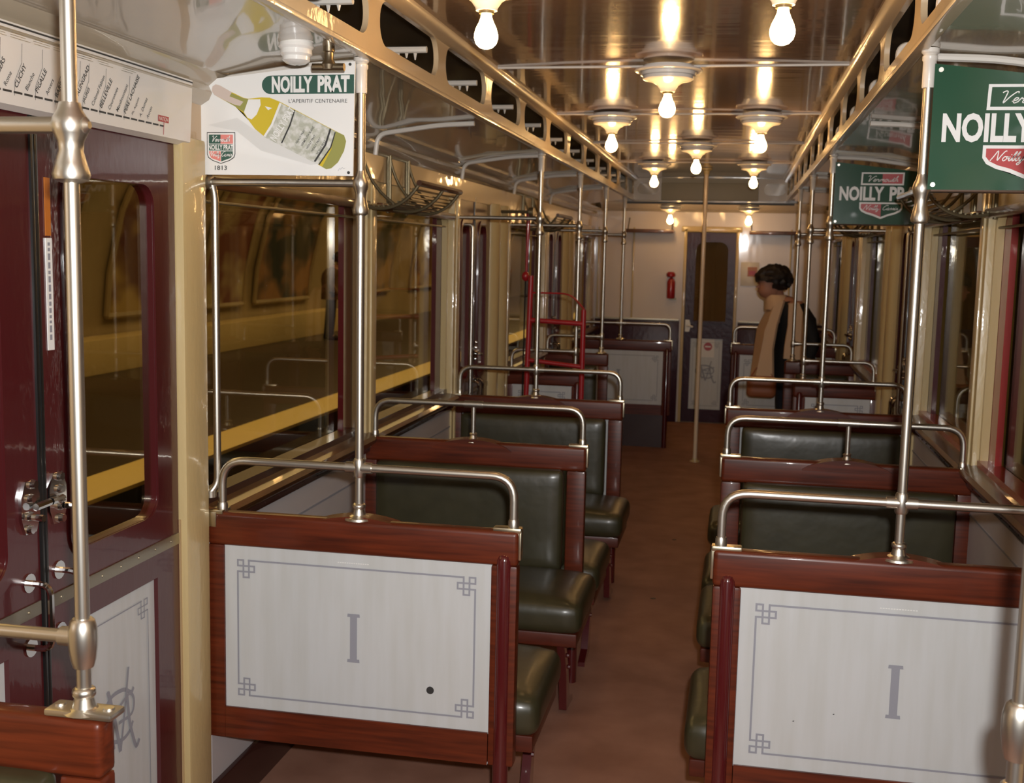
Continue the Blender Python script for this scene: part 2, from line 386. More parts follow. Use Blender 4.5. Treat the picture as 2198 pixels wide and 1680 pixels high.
# side walls
BAYS = [(3.13,4.60,'w'), (4.73,6.06,'w'), (7.62,9.05,'w'), (10.72,12.2,'w')]
DOORS = [(1.66,2.96), (6.20,7.50), (9.22,10.55), (-1.0,.3)]
SOLID = [(YB,-1.0), (.3,1.66), (2.96,6.20), (7.50,9.22), (10.55,YE)]
for sd, nm in ((-1, 'left'), (1, 'right')):
    b = nb()
    box(b, sd*XW, sd*1.36, YB, YE, 2.09, 2.45)                      # frieze
    for y0, y1 in SOLID: box(b, sd*XW, sd*1.36, y0, y1, 0, 1.02)
    for y0, y1 in ((YB,-1.0), (.3,1.66), (12.2,YE)): box(b, sd*XW, sd*1.36, y0, y1, 1.02, 2.09)
    struct('wall_'+nm, b, M['frieze'])
    b = nb()   # cream posts between the openings
    for y0, y1, p in ((2.965,3.108,.02), (4.60,4.735,.012), (6.06,6.20,.02), (7.50,7.62,.02), (9.05,9.22,.02), (10.55,10.72,.02), (1.54,1.66,.02)):
        box(b, sd*(XW-p), sd*1.34, y0, y1, 0, 2.10, .012)
        if y0 > 3 or y0 < 2: box(b, sd*(XW-p-.008), sd*(XW-p+.01), y0+.035, y1-.035, .02, 2.09, .006)
    struct('pillar_'+nm, b, M['cream'])
    b = nb()   # cornice
    prism(b, [(sd*1.23,2.20),(sd*1.205,2.215),(sd*1.195,2.235),(sd*1.205,2.255),(sd*1.18,2.275),(sd*1.17,2.292),(sd*1.24,2.292)], 'y', YB, YE)
    struct('trim_cornice_'+nm, b, M['sideceil'])
    # panelling under the windows, ledge, skirting
    b = nb(); bb = nb(); bs = nb(); bl = nb(); bt = nb()
    for y0, y1 in ((3.13,6.06), (7.62,9.05), (10.72,YE)):
        box(b, sd*1.222, sd*1.232, y0, y1, .14, .97)
        box(bb, sd*1.205, sd*1.235, y0, y1, 0, .15, .006)
        box(bl, sd*1.219, sd*1.223, y0, y1, .835, .842)
        prism(bs, [(sd*1.175,.985),(sd*1.17,1.0),(sd*1.18,1.016),(sd*1.26,1.028),(sd*1.26,.97),(sd*1.2,.965)], 'y', y0, y1)
        box(bt, sd*1.20, sd*1.24, y0, y1, .945, .972, .004)
        for yy in [y0 + .12*k for k in range(1, int((y1-y0)/.12))]:
            if not 4.58 < yy < 4.76: lathe(bt, [(.004,sd*1.198),(.004,sd*1.20)], 0, yy, 6, 'x', .958)
    struct('trim_panelling_'+nm, b, M['greypanel']); struct('baseboard_'+nm, bb, M['darkwood'])
    struct('trim_panel_line_'+nm, bl, M['grey']); struct('windowsill_'+nm, bs, M['varnish']); struct('trim_under_sill_'+nm, bt, M['darkwood'])
    # windows
    for i, (y0, y1, k) in enumerate(BAYS):
        w = struct('window_%d' % (i+1 + (4 if sd > 0 else 0)), None, None, (sd*1.30, (y0+y1)/2, 1.03))
        b = nb()
        ringplate(b, rrect(y0, y1, 1.02, 2.10, 0), rrect(y0+.03, y1-.025, 1.045, 1.985, .06, corners=(0,0,1,1)), 'x', sd*1.245, sd*1.275)
        part('window_frame', b, M['cream'], w)
        b = nb()
        box(b, sd*1.236, sd*1.306, y0+.02, y1-.02, 1.0, 1.048)
        part('outer_ledge', b, M['redpaint'] if sd > 0 else M['darkwood'], w)
        b = nb()
        box(b, sd*1.276, sd*1.30, y1-.13, y1-.005, 1.03, 2.0); 
        part('red_stile', b, (M['redpaint'] if sd > 0 else M['bead']) if i == 0 else M['maroon'], w)
        b = nb(); box(b, sd*1.308, sd*1.312, y0+.02, y1-.02, 1.02, 2.02)
        part('window_pane', b, M['glass'], w)
        b = nb(); tube(b, [(sd*1.25, y0+.05, 1.93), (sd*1.25, y1-.05, 1.93)], .005, 6)
        part('cross_bar', b, M['iron'], w)
        b = nb(); box(b, sd*1.20, sd*1.235, y0+.02, y1-.01, 1.965, 2.0, .008); part('header_rail', b, M['varnish'], w)

# sliding doors: two leaves per doorway
def kn(u0, v0, du, dv, g):
    """continuous corner-knot path; du/dv point inward"""
    pts = [(2,0),(2,3),(1,3),(1,0),(0,0),(0,1),(3,1),(3,2),(0,2)]
    return [(u0+du*g*a, v0+dv*g*c_) for a, c_ in pts]
def border(bm, u0, u1, v0, v1, g, w, F, d):
    K = [kn(u0, v1, 1, -1, g), kn(u1, v1, -1, -1, g), kn(u1, v0, -1, 1, g), kn(u0, v0, 1, 1, g)]
    for k in K: seglines(bm, k, w, F, d)
    d += .0013
    seglines(bm, [K[0][0], K[1][0]], w, F, d); seglines(bm, [K[3][0], K[2][0]], w, F, d)
    seglines(bm, [K[0][-1], K[3][-1]], w, F, d); seglines(bm, [K[1][-1], K[2][-1]], w, F, d)
MONO = [([(2.711,.614),(2.697,.605),(2.659,.626),(2.597,.627),(2.554,.59),(2.55,.555),(2.564,.533),(2.599,.506),(2.65,.492),(2.687,.501),(2.704,.522)],.011),
 ([(2.58,.65),(2.597,.617),(2.6,.544),(2.585,.498),(2.579,.478)],.010), ([(2.583,.647),(2.608,.575),(2.638,.464)],.014), ([(2.638,.464),(2.664,.576),(2.685,.68)],.009),
 ([(2.607,.483),(2.598,.53),(2.610,.575),(2.651,.571)],.009), ([(2.595,.57),(2.651,.595),(2.69,.605),(2.709,.578),(2.695,.546),(2.631,.545)],.009), ([(2.674,.60),(2.685,.526),(2.710,.455),(2.722,.447),(2.732,.46)],.012)]
def leaf(num, sd, y0, y1, inner, detail):
    X = sd*1.235
    d = struct('door_%d' % num, None, None, (X, (y0+y1)/2, 0))
    sw = .12
    b = nb()
    g0, g1 = y0+sw, y1-sw-.005
    N = 6
    # upper part with rounded glass opening, lower part with panel opening
    ringplate(b, rrect(y0, y1, 1.0, 2.13, 0, N), rrect(g0, g1, 1.065, 1.955, .055, N), 'x', X, X+sd*.035)
    ringplate(b, rrect(y0, y1, 0, 1.0, 0, N), rrect(g0, g1, .12, .885, 0, N), 'x', X, X+sd*.035)
    part('leaf_frame', b, M['maroon'], d)
    b = nb()
    ringplate(b, rrect(g0-.03, g1+.03, 1.035, 1.985, .075, N), rrect(g0-.001, g1+.001, 1.064, 1.956, .055, N), 'x', X-sd*.006, X+sd*.01)
    part('glazing_bead', b, M['maroon'], d)
    b = nb(); box(b, X+sd*.015, X+sd*.019, g0-.01, g1+.01, 1.05, 1.97)
    gl = part('pane', b, M['glass'], d)
    b = nb(); box(b, X+sd*.012, X+sd*.022, g0-.005, g1+.005, .11, .892)
    pn = part('lower_panel', b, M['panel'], d)
    F = lambda uu, vv, dd: (X+sd*.0115-sd*dd, uu, vv)
    if detail:
        b = nb(); border(b, g0+.03, g1-.04, .17, .838, .0165, .0035, F, .0006)
        part('border_line', b, M['grey'], pn)
        b = nb(); off = (g0+g1)/2 - 2.635
        for j, (st, w) in enumerate(MONO): ribbon(b, catmull([(p[0]+off, p[1]) for p in st], 6), w, F, .0009+.0003*j)
        part('monogram', b, M['grey'], pn, 'grey interlaced letters')
        b = nb(); tt = (g0+.01)
        F2 = lambda uu, vv, dd: (X+sd*.0135, uu, vv)
        for j, (w0, w1) in enumerate(((0,.05),(.055,.08),(.085,.10),(.002,.028))):
            pass
        for row in range(4):
            z = 1.76
            while z > 1.62:
                l = random.uniform(.006,.016); fpoly(b, [(tt+row*.011, z), (tt+row*.011+.005, z), (tt+row*.011+.005, z-l), (tt+row*.011, z-l)], F2); z -= l+random.uniform(.002,.006)
        part('etched_notice', b, M['yellowtxt'], gl)
    b = nb(); box(b, X-sd*.004, X+sd*.002, y0+.005, y1-.005, .952, .984, .001)
    for k in range(7):
        yy = y0+.05+k*(y1-y0-.1)/6; lathe(b, [(.004, X-sd*.0055), (.004, X)], 0, yy, 8, 'x', .968)
    part('kick_strip', b, M['alu'], d)
    ye = y1 if inner > 0 else y0                                     # meeting edge
    b = nb(); box(b, X-sd*.006, X+sd*.03, ye, ye+inner*.012, .02, 2.12, .003)
    part('rubber_edge', b, M['black'], d)
    s2 = -inner
    # pull handle
    b = nb(); yh = ye + s2*.045
    tube(b, smoothpath([(X, yh, 1.035), (X-sd*.055, yh, 1.035), (X-sd*.055, yh, .885), (X, yh, .885)], .03), .0075, 8)
    for z in (1.035, .885): lathe(b, [(.022, X-sd*.004), (.022, X)], 0, yh+s2*.0, 14, 'x', z)
    part('handle', b, M['chrome'], d, 'chrome pull handle')
    # latch
    b = nb(); yl = ye + s2*.04
    prism(b, [(yl-.02,1.15),(yl+.02,1.15),(yl+.034,1.185),(yl+.034,1.235),(yl+.018,1.27),(yl-.018,1.27),(yl-.034,1.235),(yl-.034,1.185)], 'x', X-sd*.008, X)
    for z in (1.16, 1.19, 1.23, 1.26): lathe(b, [(.009, X-sd*.018), (.012, X-sd*.006)], 0, yl+random.uniform(-.01,.01), 10, 'x', z)
    tube(b, [(X-sd*.02, yl, 1.21), (X-sd*.022, yl-s2*.05, 1.212)], .009, 8)
    tube(b, [(X-sd*.02, yl+s2*.01, 1.19), (X-sd*.05, yl+s2*.015, 1.19)], .008, 8)
    part('latch', b, M['chrome'], d, 'chrome door latch')
    return d
n = 1
for sd in (-1, 1):
    for y0, y1 in DOORS[:3]:
        if y0 > 3: y1 -= .43
        ym = (y0+y1)/2
        leaf(n, sd, y0, ym-.013, 1, sd < 0 and y0 < 2); leaf(n+1, sd, ym+.013, y1, -1, sd < 0 and y0 < 2); n += 2
    b = nb(); box(b, sd*1.235, sd*1.27, -1.0, .3, 0, 2.13); struct('door_%d' % n, b, M['maroon']); n += 1
for sd, nm in ((-1,'left'), (1,'right')):
    b = nb(); br = nb()
    for ye in (7.50, 10.55):
        for yc in (ye-.36, ye-.10): 
            tube(b, [(sd*1.255, yc, 0), (sd*1.255, yc, 2.10)], .072, 20)
        box(br, sd*1.222, sd*1.25, ye-.29, ye-.17, 0, 2.10, .01); box(br, sd*1.215, sd*1.25, ye-.24, ye-.22, 0, 2.10, .006)
    struct('pillar_door_'+nm, b, M['cream']); struct('trim_rubber_'+nm, br, M['black'])
# stickers on the near right-hand leaf stile
b = nb(); box(b, -1.2345, -1.232, 2.348, 2.372, 1.555, 1.81); F = lambda uu, vv, dd: (-1.2318, uu, vv)
stk = solo('warning_strip', b, M['white'], 'narrow white printed strip on the maroon door stile behind the near pole', 'sticker', (-1.2345, 2.36, 1.555))
b = nb()
z = 1.80
while z > 1.58:
    l = random.uniform(.006,.016); fpoly(b, [(2.355,z),(2.364,z),(2.364,z-l),(2.355,z-l)], F); z -= l+.005
part('lettering', b, M['grey'], stk)
b = nb(); box(b, -1.2345, -1.232, 2.350, 2.370, 1.815, 1.945)
solo('orange_strip', b, M['orange'], 'narrow orange strip on the door stile above the white strip', 'sticker', (-1.2345, 2.36, 1.815))

# far end wall
b = nb()
ringplate(b, rrect(-1.26, 1.26, 0, 2.36, 0, 1), rrect(-.25, .27, 0.001, 2.06, 0, 1), 'y', YE, YE+.06)
struct('wall_far', b, M['endwall'])
b = nb(); box(b, -1.26, 1.26, YB-.06, YB, 0, 2.6); struct('wall_rear', b, M['frieze'])
b = nb()
for x0, x1 in ((-1.22,-.30), (.32,1.22)): box(b, x0, x1, YE-.02, YE, 0, 1.10, .004)
struct('trim_wainscot', b, M['purple'])
b = nb()
for x0, x1 in ((-1.22,-.30), (.32,1.22)): box(b, x0, x1, YE-.035, YE, 1.10, 1.125, .004)
struct('trim_chair_rail', b, M['alu'])
b = nb()
for x in (-.265, .285): box(b, x-.015, x+.018, YE-.03, YE, 0, 2.10, .008)
box(b, -.31, .33, YE-.03, YE, 2.06, 2.12, .008)
for x in (-1.20, -.82, .84, 1.19): box(b, x-.010, x+.010, YE-.015, YE, 1.12, 2.1, .005)
struct('trim_door_frame', b, M['cream'])
d = struct('door_20', None, None, (.01, YE, 0))
b = nb()
ringplate(b, rrect(-.25, .27, .95, 2.055, 0), rrect(-.15, .19, 1.11, 1.955, .09, corners=(0,0,1,1)), 'y', YE-.005, YE+.04)
ringplate(b, rrect(-.25, .27, .01, .95, 0), rrect(-.17, .17, .15, .92, 0), 'y', YE-.005, YE+.04)
part('leaf_frame', b, M['purple'], d)
b = nb(); ringplate(b, rrect(-.175, .215, 1.085, 1.98, .11, corners=(0,0,1,1)), rrect(-.151, .191, 1.109, 1.956, .09, corners=(0,0,1,1)), 'y', YE-.015, YE)
part('glazing_bead', b, M['purple'], d)
b = nb(); box(b, -.16, .20, YE+.015, YE+.02, 1.10, 1.97); part('pane', b, M['glass'], d)
b = nb(); box(b, -.18, .18, YE+.005, YE+.015, .14, .93); pn = part('lower_panel', b, M['panel'], d)
F = lambda uu, vv, dd: (uu, YE+.0045-dd*.8, vv)
b = nb(); border(b, -.14, .14, .19, .88, .018, .004, F, .001); 
for j, (st, w) in enumerate(MONO): ribbon(b, catmull([((p[0]-2.635)*1.2, p[1]) for p in st], 4), w*1.2, F, .003+.0003*j)
part('border_line', b, M['grey'], pn)
b = nb(); fpoly(b, [(-.05,.72),(.085,.72),(.085,.92),(-.05,.92)], F, .002); nt_ = part('notice', b, M['paper'], pn)
b = nb(); fpoly(b, [(.018+.045*math.cos(2*PI*k/20), .835+.045*math.sin(2*PI*k/20)) for k in range(20)], F, .003); rd = part('round_symbol', b, M['pred'], nt_)
b = nb(); fpoly(b, [(-.012,.828),(.048,.828),(.048,.842),(-.012,.842)], F, .004); part('bar_symbol', b, M['white'], rd)
b = nb(); prism(b, [(-.235,.99),(-.19,.99),(-.175,1.05),(-.19,1.12),(-.235,1.12)], 'y', YE-.02, YE-.005); tube(b, [(-.21,YE-.02,1.06),(-.21,YE-.06,1.06),(-.15,YE-.06,1.045)], .012, 8)
part('handle', b, M['porcelain'], d, 'cream door lock and lever')
b = nb(); box(b, -.6, .6, YE+.5, YE+.55, 0, 2.4); struct('wall_cab', b, M['cabwall'])

# ------------------------------------------------------------------ benches
def make_bench(sd, y, wide, near, far, label, group, pole):
    w = .95 if wide else (.535 if y > 2 else .525)
    X = lambda uu: sd*(1.225-uu)
    t = thing('train_bench', label, 'bench', (X(w/2), y, 0), group)
    T = .05
    ow = .052; oa = .078                                           # stile widths: wall, aisle
    ZB, ZT, P0, P1 = .307, 1.01, .405, .912
    leather = near == 'seat'
    b = nb()
    box(b, X(0), X(ow), y, y+T, ZB, ZT-.10, .004); box(b, X(w-oa), X(w), y, y+T, ZB, ZT-.10, .010)
    box(b, X(-.001), X(w+.001), y-.001, y+T+.001, P1-.004, ZT, .014, 3); box(b, X(ow), X(w-oa), y+.001, y+T-.001, ZB+.001, P0)
    if wide and (leather or far == 'seat'):                         # raised swell under the strut
        um = .468
        prof = [(X(um+a), ZT-.03+.042*max(0, math.cos(min(1, abs(a)/.17)*PI/2))**.7) for a in [-.17+.02*k for k in range(18)]]
        prism(b, prof + [(X(um+.17), ZT-.035), (X(um-.17), ZT-.035)], 'y', y-.013 if leather else y+.002, y+T+.013)
    fr = part('back_frame', b, M['woodh'], t)
    def panel(front):
        yy = y+.008 if front else y+T-.008
        b = nb(); box(b, X(ow-.005), X(w-oa+.005), yy, yy+(.01 if front else -.01), P0-.005, P1+.005)
        pn = part('panel', b, M['panel'], t)
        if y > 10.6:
            b = nb(); box(b, X(.02), X(w-.03), y+.015, y+.035, 0, .315); part('shade_board', b, M['darkwood'], t)  # dark board added to stand in for the shade under the farthest benches
        if not front: return
        flip = 1 if sd < 0 else -1
        a0, a1 = X(ow), X(w-oa)
        lo, hi = min(a0, a1), max(a0, a1)
        F = lambda uu, vv, dd: (uu, yy-dd, vv)
        b = nb(); border(b, lo+.042, hi-.045, P0+.04, P1-.046, (.0175 if wide else .015), .0054, F, .0012)
        part('border_line', b, M['grey'], pn)
        uc = X(.459) if wide else (lo+hi)/2
        b = nb()
        if wide:
            fpoly(b, [(uc-.0108,.588),(uc+.0108,.588),(uc+.0108,.72),(uc-.0108,.72)], F, .0012)
            for za, zb in ((.579,.589),(.718,.728)):
                fpoly(b, [(uc-.0195,za),(uc+.0195,za),(uc+.0185,zb),(uc-.0185,zb)], F, .0014)
            part('numeral', b, M['grey'], pn, 'grey roman numeral one')
            b = nb()
            for k in range(14): fpoly(b, [(uc-.05+.007*k,P1-.032),(uc-.045+.007*k,P1-.032),(uc-.045+.007*k,P1-.029),(uc-.05+.007*k,P1-.029)], F, .0012)
            if y < 3.2: part('small_print', b, M['shadow'], pn)
            else: b.free()
            if y < 3.2 and sd > 0:
                for uu, vv in ((.505,.545),(.61,.575)):
                    b = nb(); fpoly(b, [(uu,vv),(uu+.004,vv-.001),(uu+.006,vv+.002),(uu+.002,vv+.002)], F, .0013); part('speck', b, M['ink'], pn)
            if y < 3.2 and sd < 0:
                b = nb(); lathe(b, [(.0115, yy-.0016), (.0115, yy-.0004)], -.529, 0, 16, 'y', .516)
                part('drilled_hole', b, M['ink'], pn)
    def seat(front):
        s_ = -1 if front else 1
        y0 = y if front else y+T
        b = nb(); u0, u1 = .06, w-oa-.008
        cushion(b, (X((u0+u1)/2), y0+s_*.012, .70), ((u1-u0)/2, .034, .215), .022, (1, s_, .014))
        part('back_cushion', b, M['leather'], t)
        b = nb()
        ul = .03; ur = w+.062
        cushion(b, (X((ul+ur)/2), y0+s_*.245, .432), ((ur-ul)/2, .245, .062), .045, (2, 1, .028))
        part('seat_cushion', b, M['leather'], t)
        b = nb(); box(b, X(.03), X(w+.045), y0+s_*.02, y0+s_*.475, .325, .378, .008)
        part('seat_frame', b, M['wood'], t)
        b = nb()
        prism(b, [(y0+s_*.40,.325),(y0+s_*.44,.325),(y0+s_*.36,.17),(y0+s_*.33,.02),(y0+s_*.16,0),(y0+s_*.16,.02),(y0+s_*.25,.05),(y0+s_*.31,.19)], 'x', X(w-.005), X(w-.035))
        for z in (.30, .25, .19): lathe(b, [(.008, X(w-.002)+sd*-.004), (.010, X(w-.006))], 0, y0+s_*(.40-.2*(.325-z)/.3), 8, 'x', z)
        part('leg', b, M['bead'], t)
    if near == 'panel': panel(True)
    if near == 'seat': seat(True)
    if far == 'panel': panel(False)
    if far == 'seat': seat(False)
    # round post down to the floor at the aisle edge
    b = nb()
    xp = X(w-.040); yp = y+.012 if near != 'seat' else y+T/2+.004
    rp = .0235
    tube(b, [(xp,yp,0), (xp,yp,.925), (xp,yp,.938), (xp,yp,.945)], [rp,rp,rp*.8,rp*.3], 14)
    part('post', b, M['bead'], t)
    # handrail
    yr = y+T/2; zr = 1.165
    b = nb(); lathe(b, [(.012,0),(.012,0)], 0,0,3) if False else None
    if wide: path = [(X(.038),yr,1.012), (X(.038),yr,zr), (X(w-.018),yr,zr), (X(w-.018),yr,1.022)]
    else: path = [(X(.038),yr,1.012), (X(.038),yr,zr-.02), (X(.478),yr,zr-.02)]
    tube(b, smoothpath(path, .075, 7), .0125 if wide else .0115, 10)
    lathe(b, [(.016,1.01),(.016,1.03),(.0135,1.036)], X(.038), yr, 12)
    if wide: lathe(b, [(.016,1.018),(.016,1.036),(.0135,1.042)], X(w-.018), yr, 12)
    hr = part('handrail', b, M['nickel'], t)
    b = nb(); box(b, X(-.004), X(.05), y-.004, y+T+.004, 1.004, 1.016, .002); box(b, X(-.004), X(.03), y-.006, y, .965, 1.01, .002)
    part('wall_clamp', b, M['brass'], t)
    if wide:
        b = nb(); box(b, X(w-.075), X(w+.007), y+.006, y+T-.006, 1.004, 1.019, .005); box(b, X(w-.002), X(w+.008), y+.010, y+T-.010, .925, 1.016, .004)
        part('end_clamp', b, M['brass'], t)
    if not pole:
        b = nb(); xs = X(.468)
        tube(b, [(xs,yr,1.02),(xs,yr,zr)], .010, 10); lathe(b, [(.014,1.035),(.017,1.04),(.014,1.045)], xs, yr, 12)
        lathe(b, [(.040,1.008),(.038,1.014),(.018,1.022),(.013,1.036)], xs, yr, 14)
        tube(b, [(xs-.04,yr,zr),(xs+.04,yr,zr)], .0155, 10)
        part('strut', b, M['nickel'], t)
    return t
BENCH = [
 (-1,1.65,0,'seat','none','narrow mahogany seat back with green cushion at lower left, cut off below the nearest pole',None),
 (1,1.65,0,'none','none','narrow seat back at the right edge under the pole with a ball joint',None),
 (-1,3.12,1,'panel','seat','mahogany bench with a white panel marked I and a drilled hole, left of the aisle','numbered end benches'),
 (1,3.08,1,'panel','seat','mahogany bench with a white panel marked I, right of the aisle, closest to the camera','numbered end benches'),
 (-1,4.60,1,'seat','seat','back-to-back green leather bench left of the aisle, in the middle of its row of three','back-to-back benches'),
 (1,4.57,1,'seat','seat','back-to-back green leather bench right of the aisle, in the middle of its row of three','back-to-back benches'),
 (-1,6.12,1,'seat','panel','green leather bench left of the aisle in front of the red hand truck','benches backing on the middle doors'),
 (1,6.09,1,'seat','panel','green leather bench right of the aisle under the smaller green sign','benches backing on the middle doors'),
 (-1,7.60,0,'panel','seat','narrow bench with a small white panel behind the red hand truck','narrow benches'),
 (1,7.58,0,'panel','seat','narrow bench with a small white panel, on the right in front of the standing woman','narrow benches'),
 (-1,9.10,0,'seat','none','narrow bench facing the camera, left, just in front of the far white panel','narrow benches facing back'),
 (1,9.08,0,'seat','none','narrow bench facing the camera, right, overlapping the standing woman','narrow benches facing back'),
 (-1,10.72,1,'panel','none','farthest bench on the left with a white panel marked I, beside the end door','farthest benches'),
 (1,10.70,1,'panel','none','farthest bench on the right, its white panel partly hidden by the woman','farthest benches'),
]
for a in BENCH:
    pole = not (4.5 < a[1] < 4.65) and not (a[1] > 10.6 and a[0] > 0)
    make_bench(*a[:7], pole)

# ------------------------------------------------------------------ poles
def make_pole(sd, y, label, wide, sign, zb=1.012, bar=True, near=False):
    x = sd*.757 if wide else (sd*.747 if not near else (.729 if sd > 0 else -.742)); yr = y+.025
    t = thing('grab_pole', label, 'pole', (x, yr, zb), 'upright poles on the benches')
    b = nb(); tube(b, [(x,yr,zb+.01),(x,yr,2.325)], .0125, 14); part('tube', b, M['nickel'], t)
    b = nb()
    if near:
        box(b, x-.062, x+.062, yr-.024, yr+.024, zb, zb+.012, .005); 
        for q in (-.045, .045): lathe(b, [(.010,zb+.012),(.009,zb+.016)], x+q, yr, 10)
    else: lathe(b, [(.044,zb),(.042,zb+.006)], x, yr, 16)
    lathe(b, [(.034,zb+.006),(.020,zb+.014),(.016,zb+.03),(.019,zb+.034),(.020,zb+.039),(.019,zb+.044),(.014,zb+.048)], x, yr, 16)
    part('base_flange', b, M['nickel'], t)
    zr = 1.165 if wide else 1.145
    b = nb()
    if near: lathe(b, [(.017,zr-.05),(.021,zr-.036),(.024,zr-.015),(.0245,zr),(.024,zr+.015),(.020,zr+.03),(.016,zr+.034)], x, yr, 16)
    else: lathe(b, [(.015,zr-.028),(.018,zr-.022),(.018,zr+.022),(.015,zr+.028)], x, yr, 14)
    tube(b, [(x-.04 if (wide or sd < 0) else x, yr, zr), (x+.04 if (wide or sd > 0) else x, yr, zr)], .0165, 12)
    part('rail_collar', b, M['nickel'], t)
    b = nb(); k = 1.25 if near else 1.0
    prof = [(.013,1.895),(.022,1.90),(.024,1.908),(.020,1.925),(.0155,1.945),(.0165,1.96),(.021,1.972),(.024,1.985),(.021,1.998),(.016,2.008),(.0135,2.02)]
    lathe(b, [(r_*k, h) for r_, h in prof], x, yr, 18)
    if near: lathe(b, [(.014,x+.012),(.013,x+.028),(.006,x+.034)], 0, yr, 12, 'x', 1.985)
    part('turned_fitting', b, M['nickel'], t)
    if bar:
        b = nb(); tube(b, [(x+sd*.01,yr,1.985),(sd*1.222,yr,1.985)], .011 if not near else .014, 10)
        lathe(b, [(.022,sd*1.222),(.022,sd*1.214),(.016,sd*1.21)], 0, yr, 12, 'x', 1.985)
        part('cross_rail', b, M['nickel'], t)
    b = nb(); lathe(b, [(.016,2.235),(.0165,2.24),(.0165,2.30),(.019,2.303),(.019,2.313),(.016,2.316),(.022,2.322),(.022,2.332)], x, yr, 14)
    part('top_sleeve', b, M['whitepaint'], t, 'white painted top sleeve')
    return t
make_pole(-1, 1.65, 'nearest pole, standing on the cut-off narrow seat in front of the maroon doors', 0, 0, near=True)
make_pole(1, 1.65, 'pole at the right edge of the picture with a ball joint, mostly out of frame', 0, 0, near=True)
make_pole(-1, 3.12, 'pole carrying the white bottle sign, left of the aisle', 1, 1)
make_pole(1, 3.08, 'bright pole carrying the larger green sign, right of the aisle', 1, 1)
make_pole(-1, 6.12, 'pole on the bench in front of the red hand truck', 1, 0)
make_pole(1, 6.09, 'pole carrying the smaller green sign, right of the aisle', 1, 1)
make_pole(-1, 7.60, 'thin pole seen through the red hand truck, right of its middle', 0, 0)
make_pole(1, 7.58, 'pole on the narrow right bench, directly left of the smaller sign pole', 0, 0)
make_pole(-1, 9.10, 'thin pole on the narrow left bench facing the camera, left of the far panel', 0, 0)
make_pole(1, 9.08, 'thin pole crossing the head and coat of the standing woman', 0, 0)
make_pole(-1, 10.72, 'farthest left pole, standing on the bench with the far white panel', 1, 0)
# extra chrome window post beside the first pillar
b = nb(); tube(b, smoothpath([(-1.225,3.135,1.06),(-1.205,3.15,1.09),(-1.205,3.15,1.95),(-1.22,3.15,2.0)], .03), .0115, 10)
lathe(b, [(.017,1.05),(.017,1.07)], -1.222, 3.14, 10)
solo('window_grab_bar', b, M['nickel'], 'upright nickel grab bar on the cream pillar under the white bottle sign', 'grab bar', (-1.21, 3.15, 1.05))
for sd, y, lab in ((-1,6.32,'upright nickel bar inside the middle doorway on the left'), (1,6.32,'upright nickel bar inside the middle doorway on the right')):
    b = nb(); tube(b, smoothpath([(sd*1.22,y,.98),(sd*1.17,y,.98),(sd*1.17,y,1.95),(sd*1.22,y,1.95)], .03), .010, 10)
    solo('door_grab_bar', b, M['nickel'], lab, 'grab bar', (sd*1.19, y, .98))
# white tubes across the side ceiling at each row
lab = {3.12:'the white bottle sign', 4.60:'the first rack', 6.12:'the second bench row', 7.60:'the red hand truck'}
for sd in (-1, 1):
    for y in (3.12, 4.60, 6.12, 7.60, 9.10):
        b = nb(); yy = y+.025
        tube(b, smoothpath([(sd*1.195,yy,2.19),(sd*1.185,yy,2.275),(sd*.92,yy,2.312),(sd*.775,yy,2.318)], .05, 6), .0105, 8)
        nme = {3.12:'at the first bench row', 4.60:'level with the back-to-back benches', 6.12:'just before the middle doors', 7.60:'just behind the middle doors', 9.10:'level with the far narrow benches'}[y]
        solo('ceiling_grab_tube', b, M['whitepaint'], 'white bent tube under the %s side ceiling %s' % ('left' if sd < 0 else 'right', nme), 'grab tube', (sd*.98, yy, 2.2), 'white tubes under the side ceilings')
# centre pole
b = nb(); t = thing('centre_pole', 'pale pole standing alone in the middle of the aisle', 'pole', (0,10.09,0))
tube(b, [(0,10.09,.01),(0,10.09,2.54)], .018, 16); part('tube', b, M['palepole'], t)
b = nb(); lathe(b, [(.05,2.552),(.05,2.54),(.028,2.532),(.022,2.50)], 0, 10.09, 16); part('ceiling_flange', b, M['cream'], t)
b = nb(); lathe(b, [(.045,0),(.043,.008),(.025,.012),(.022,.03)], 0, 10.09, 16); part('floor_flange', b, M['cream'], t)

# ------------------------------------------------------------------ lamps
def make_lamp(x, y, z, label, cond=None):
    t = thing('ceiling_lamp', label, 'lamp', (x, y, z), 'bare bulbs on white porcelain roses')
    b = nb()
    lathe(b, [(.07,z),(.10,z-.004),(.102,z-.014),(.132,z-.018),(.134,z-.024),(.128,z-.028),(.108,z-.030),(.108,z-.042),(.100,z-.045),(.100,z-.056),(.094,z-.060),(.062,z-.066),(.042,z-.080),(.031,z-.096),(.029,z-.104)], x, y, 28)
    part('porcelain_rose', b, M['porcelain'], t)
    b = nb(); lathe(b, [(.021,z-.102),(.021,z-.112),(.016,z-.114)], x, y, 14); part('socket', b, M['iron'], t)
    b = nb(); zz = z-.110
    lathe(b, [(.014,zz),(.0155,zz-.012),(.020,zz-.024),(.028,zz-.040),(.0325,zz-.056),(.0325,zz-.066),(.028,zz-.080),(.018,zz-.090),(.006,zz-.094)], x, y, 20)
    part('bulb', b, M['bulb'], t, 'lit clear-glass bulb')
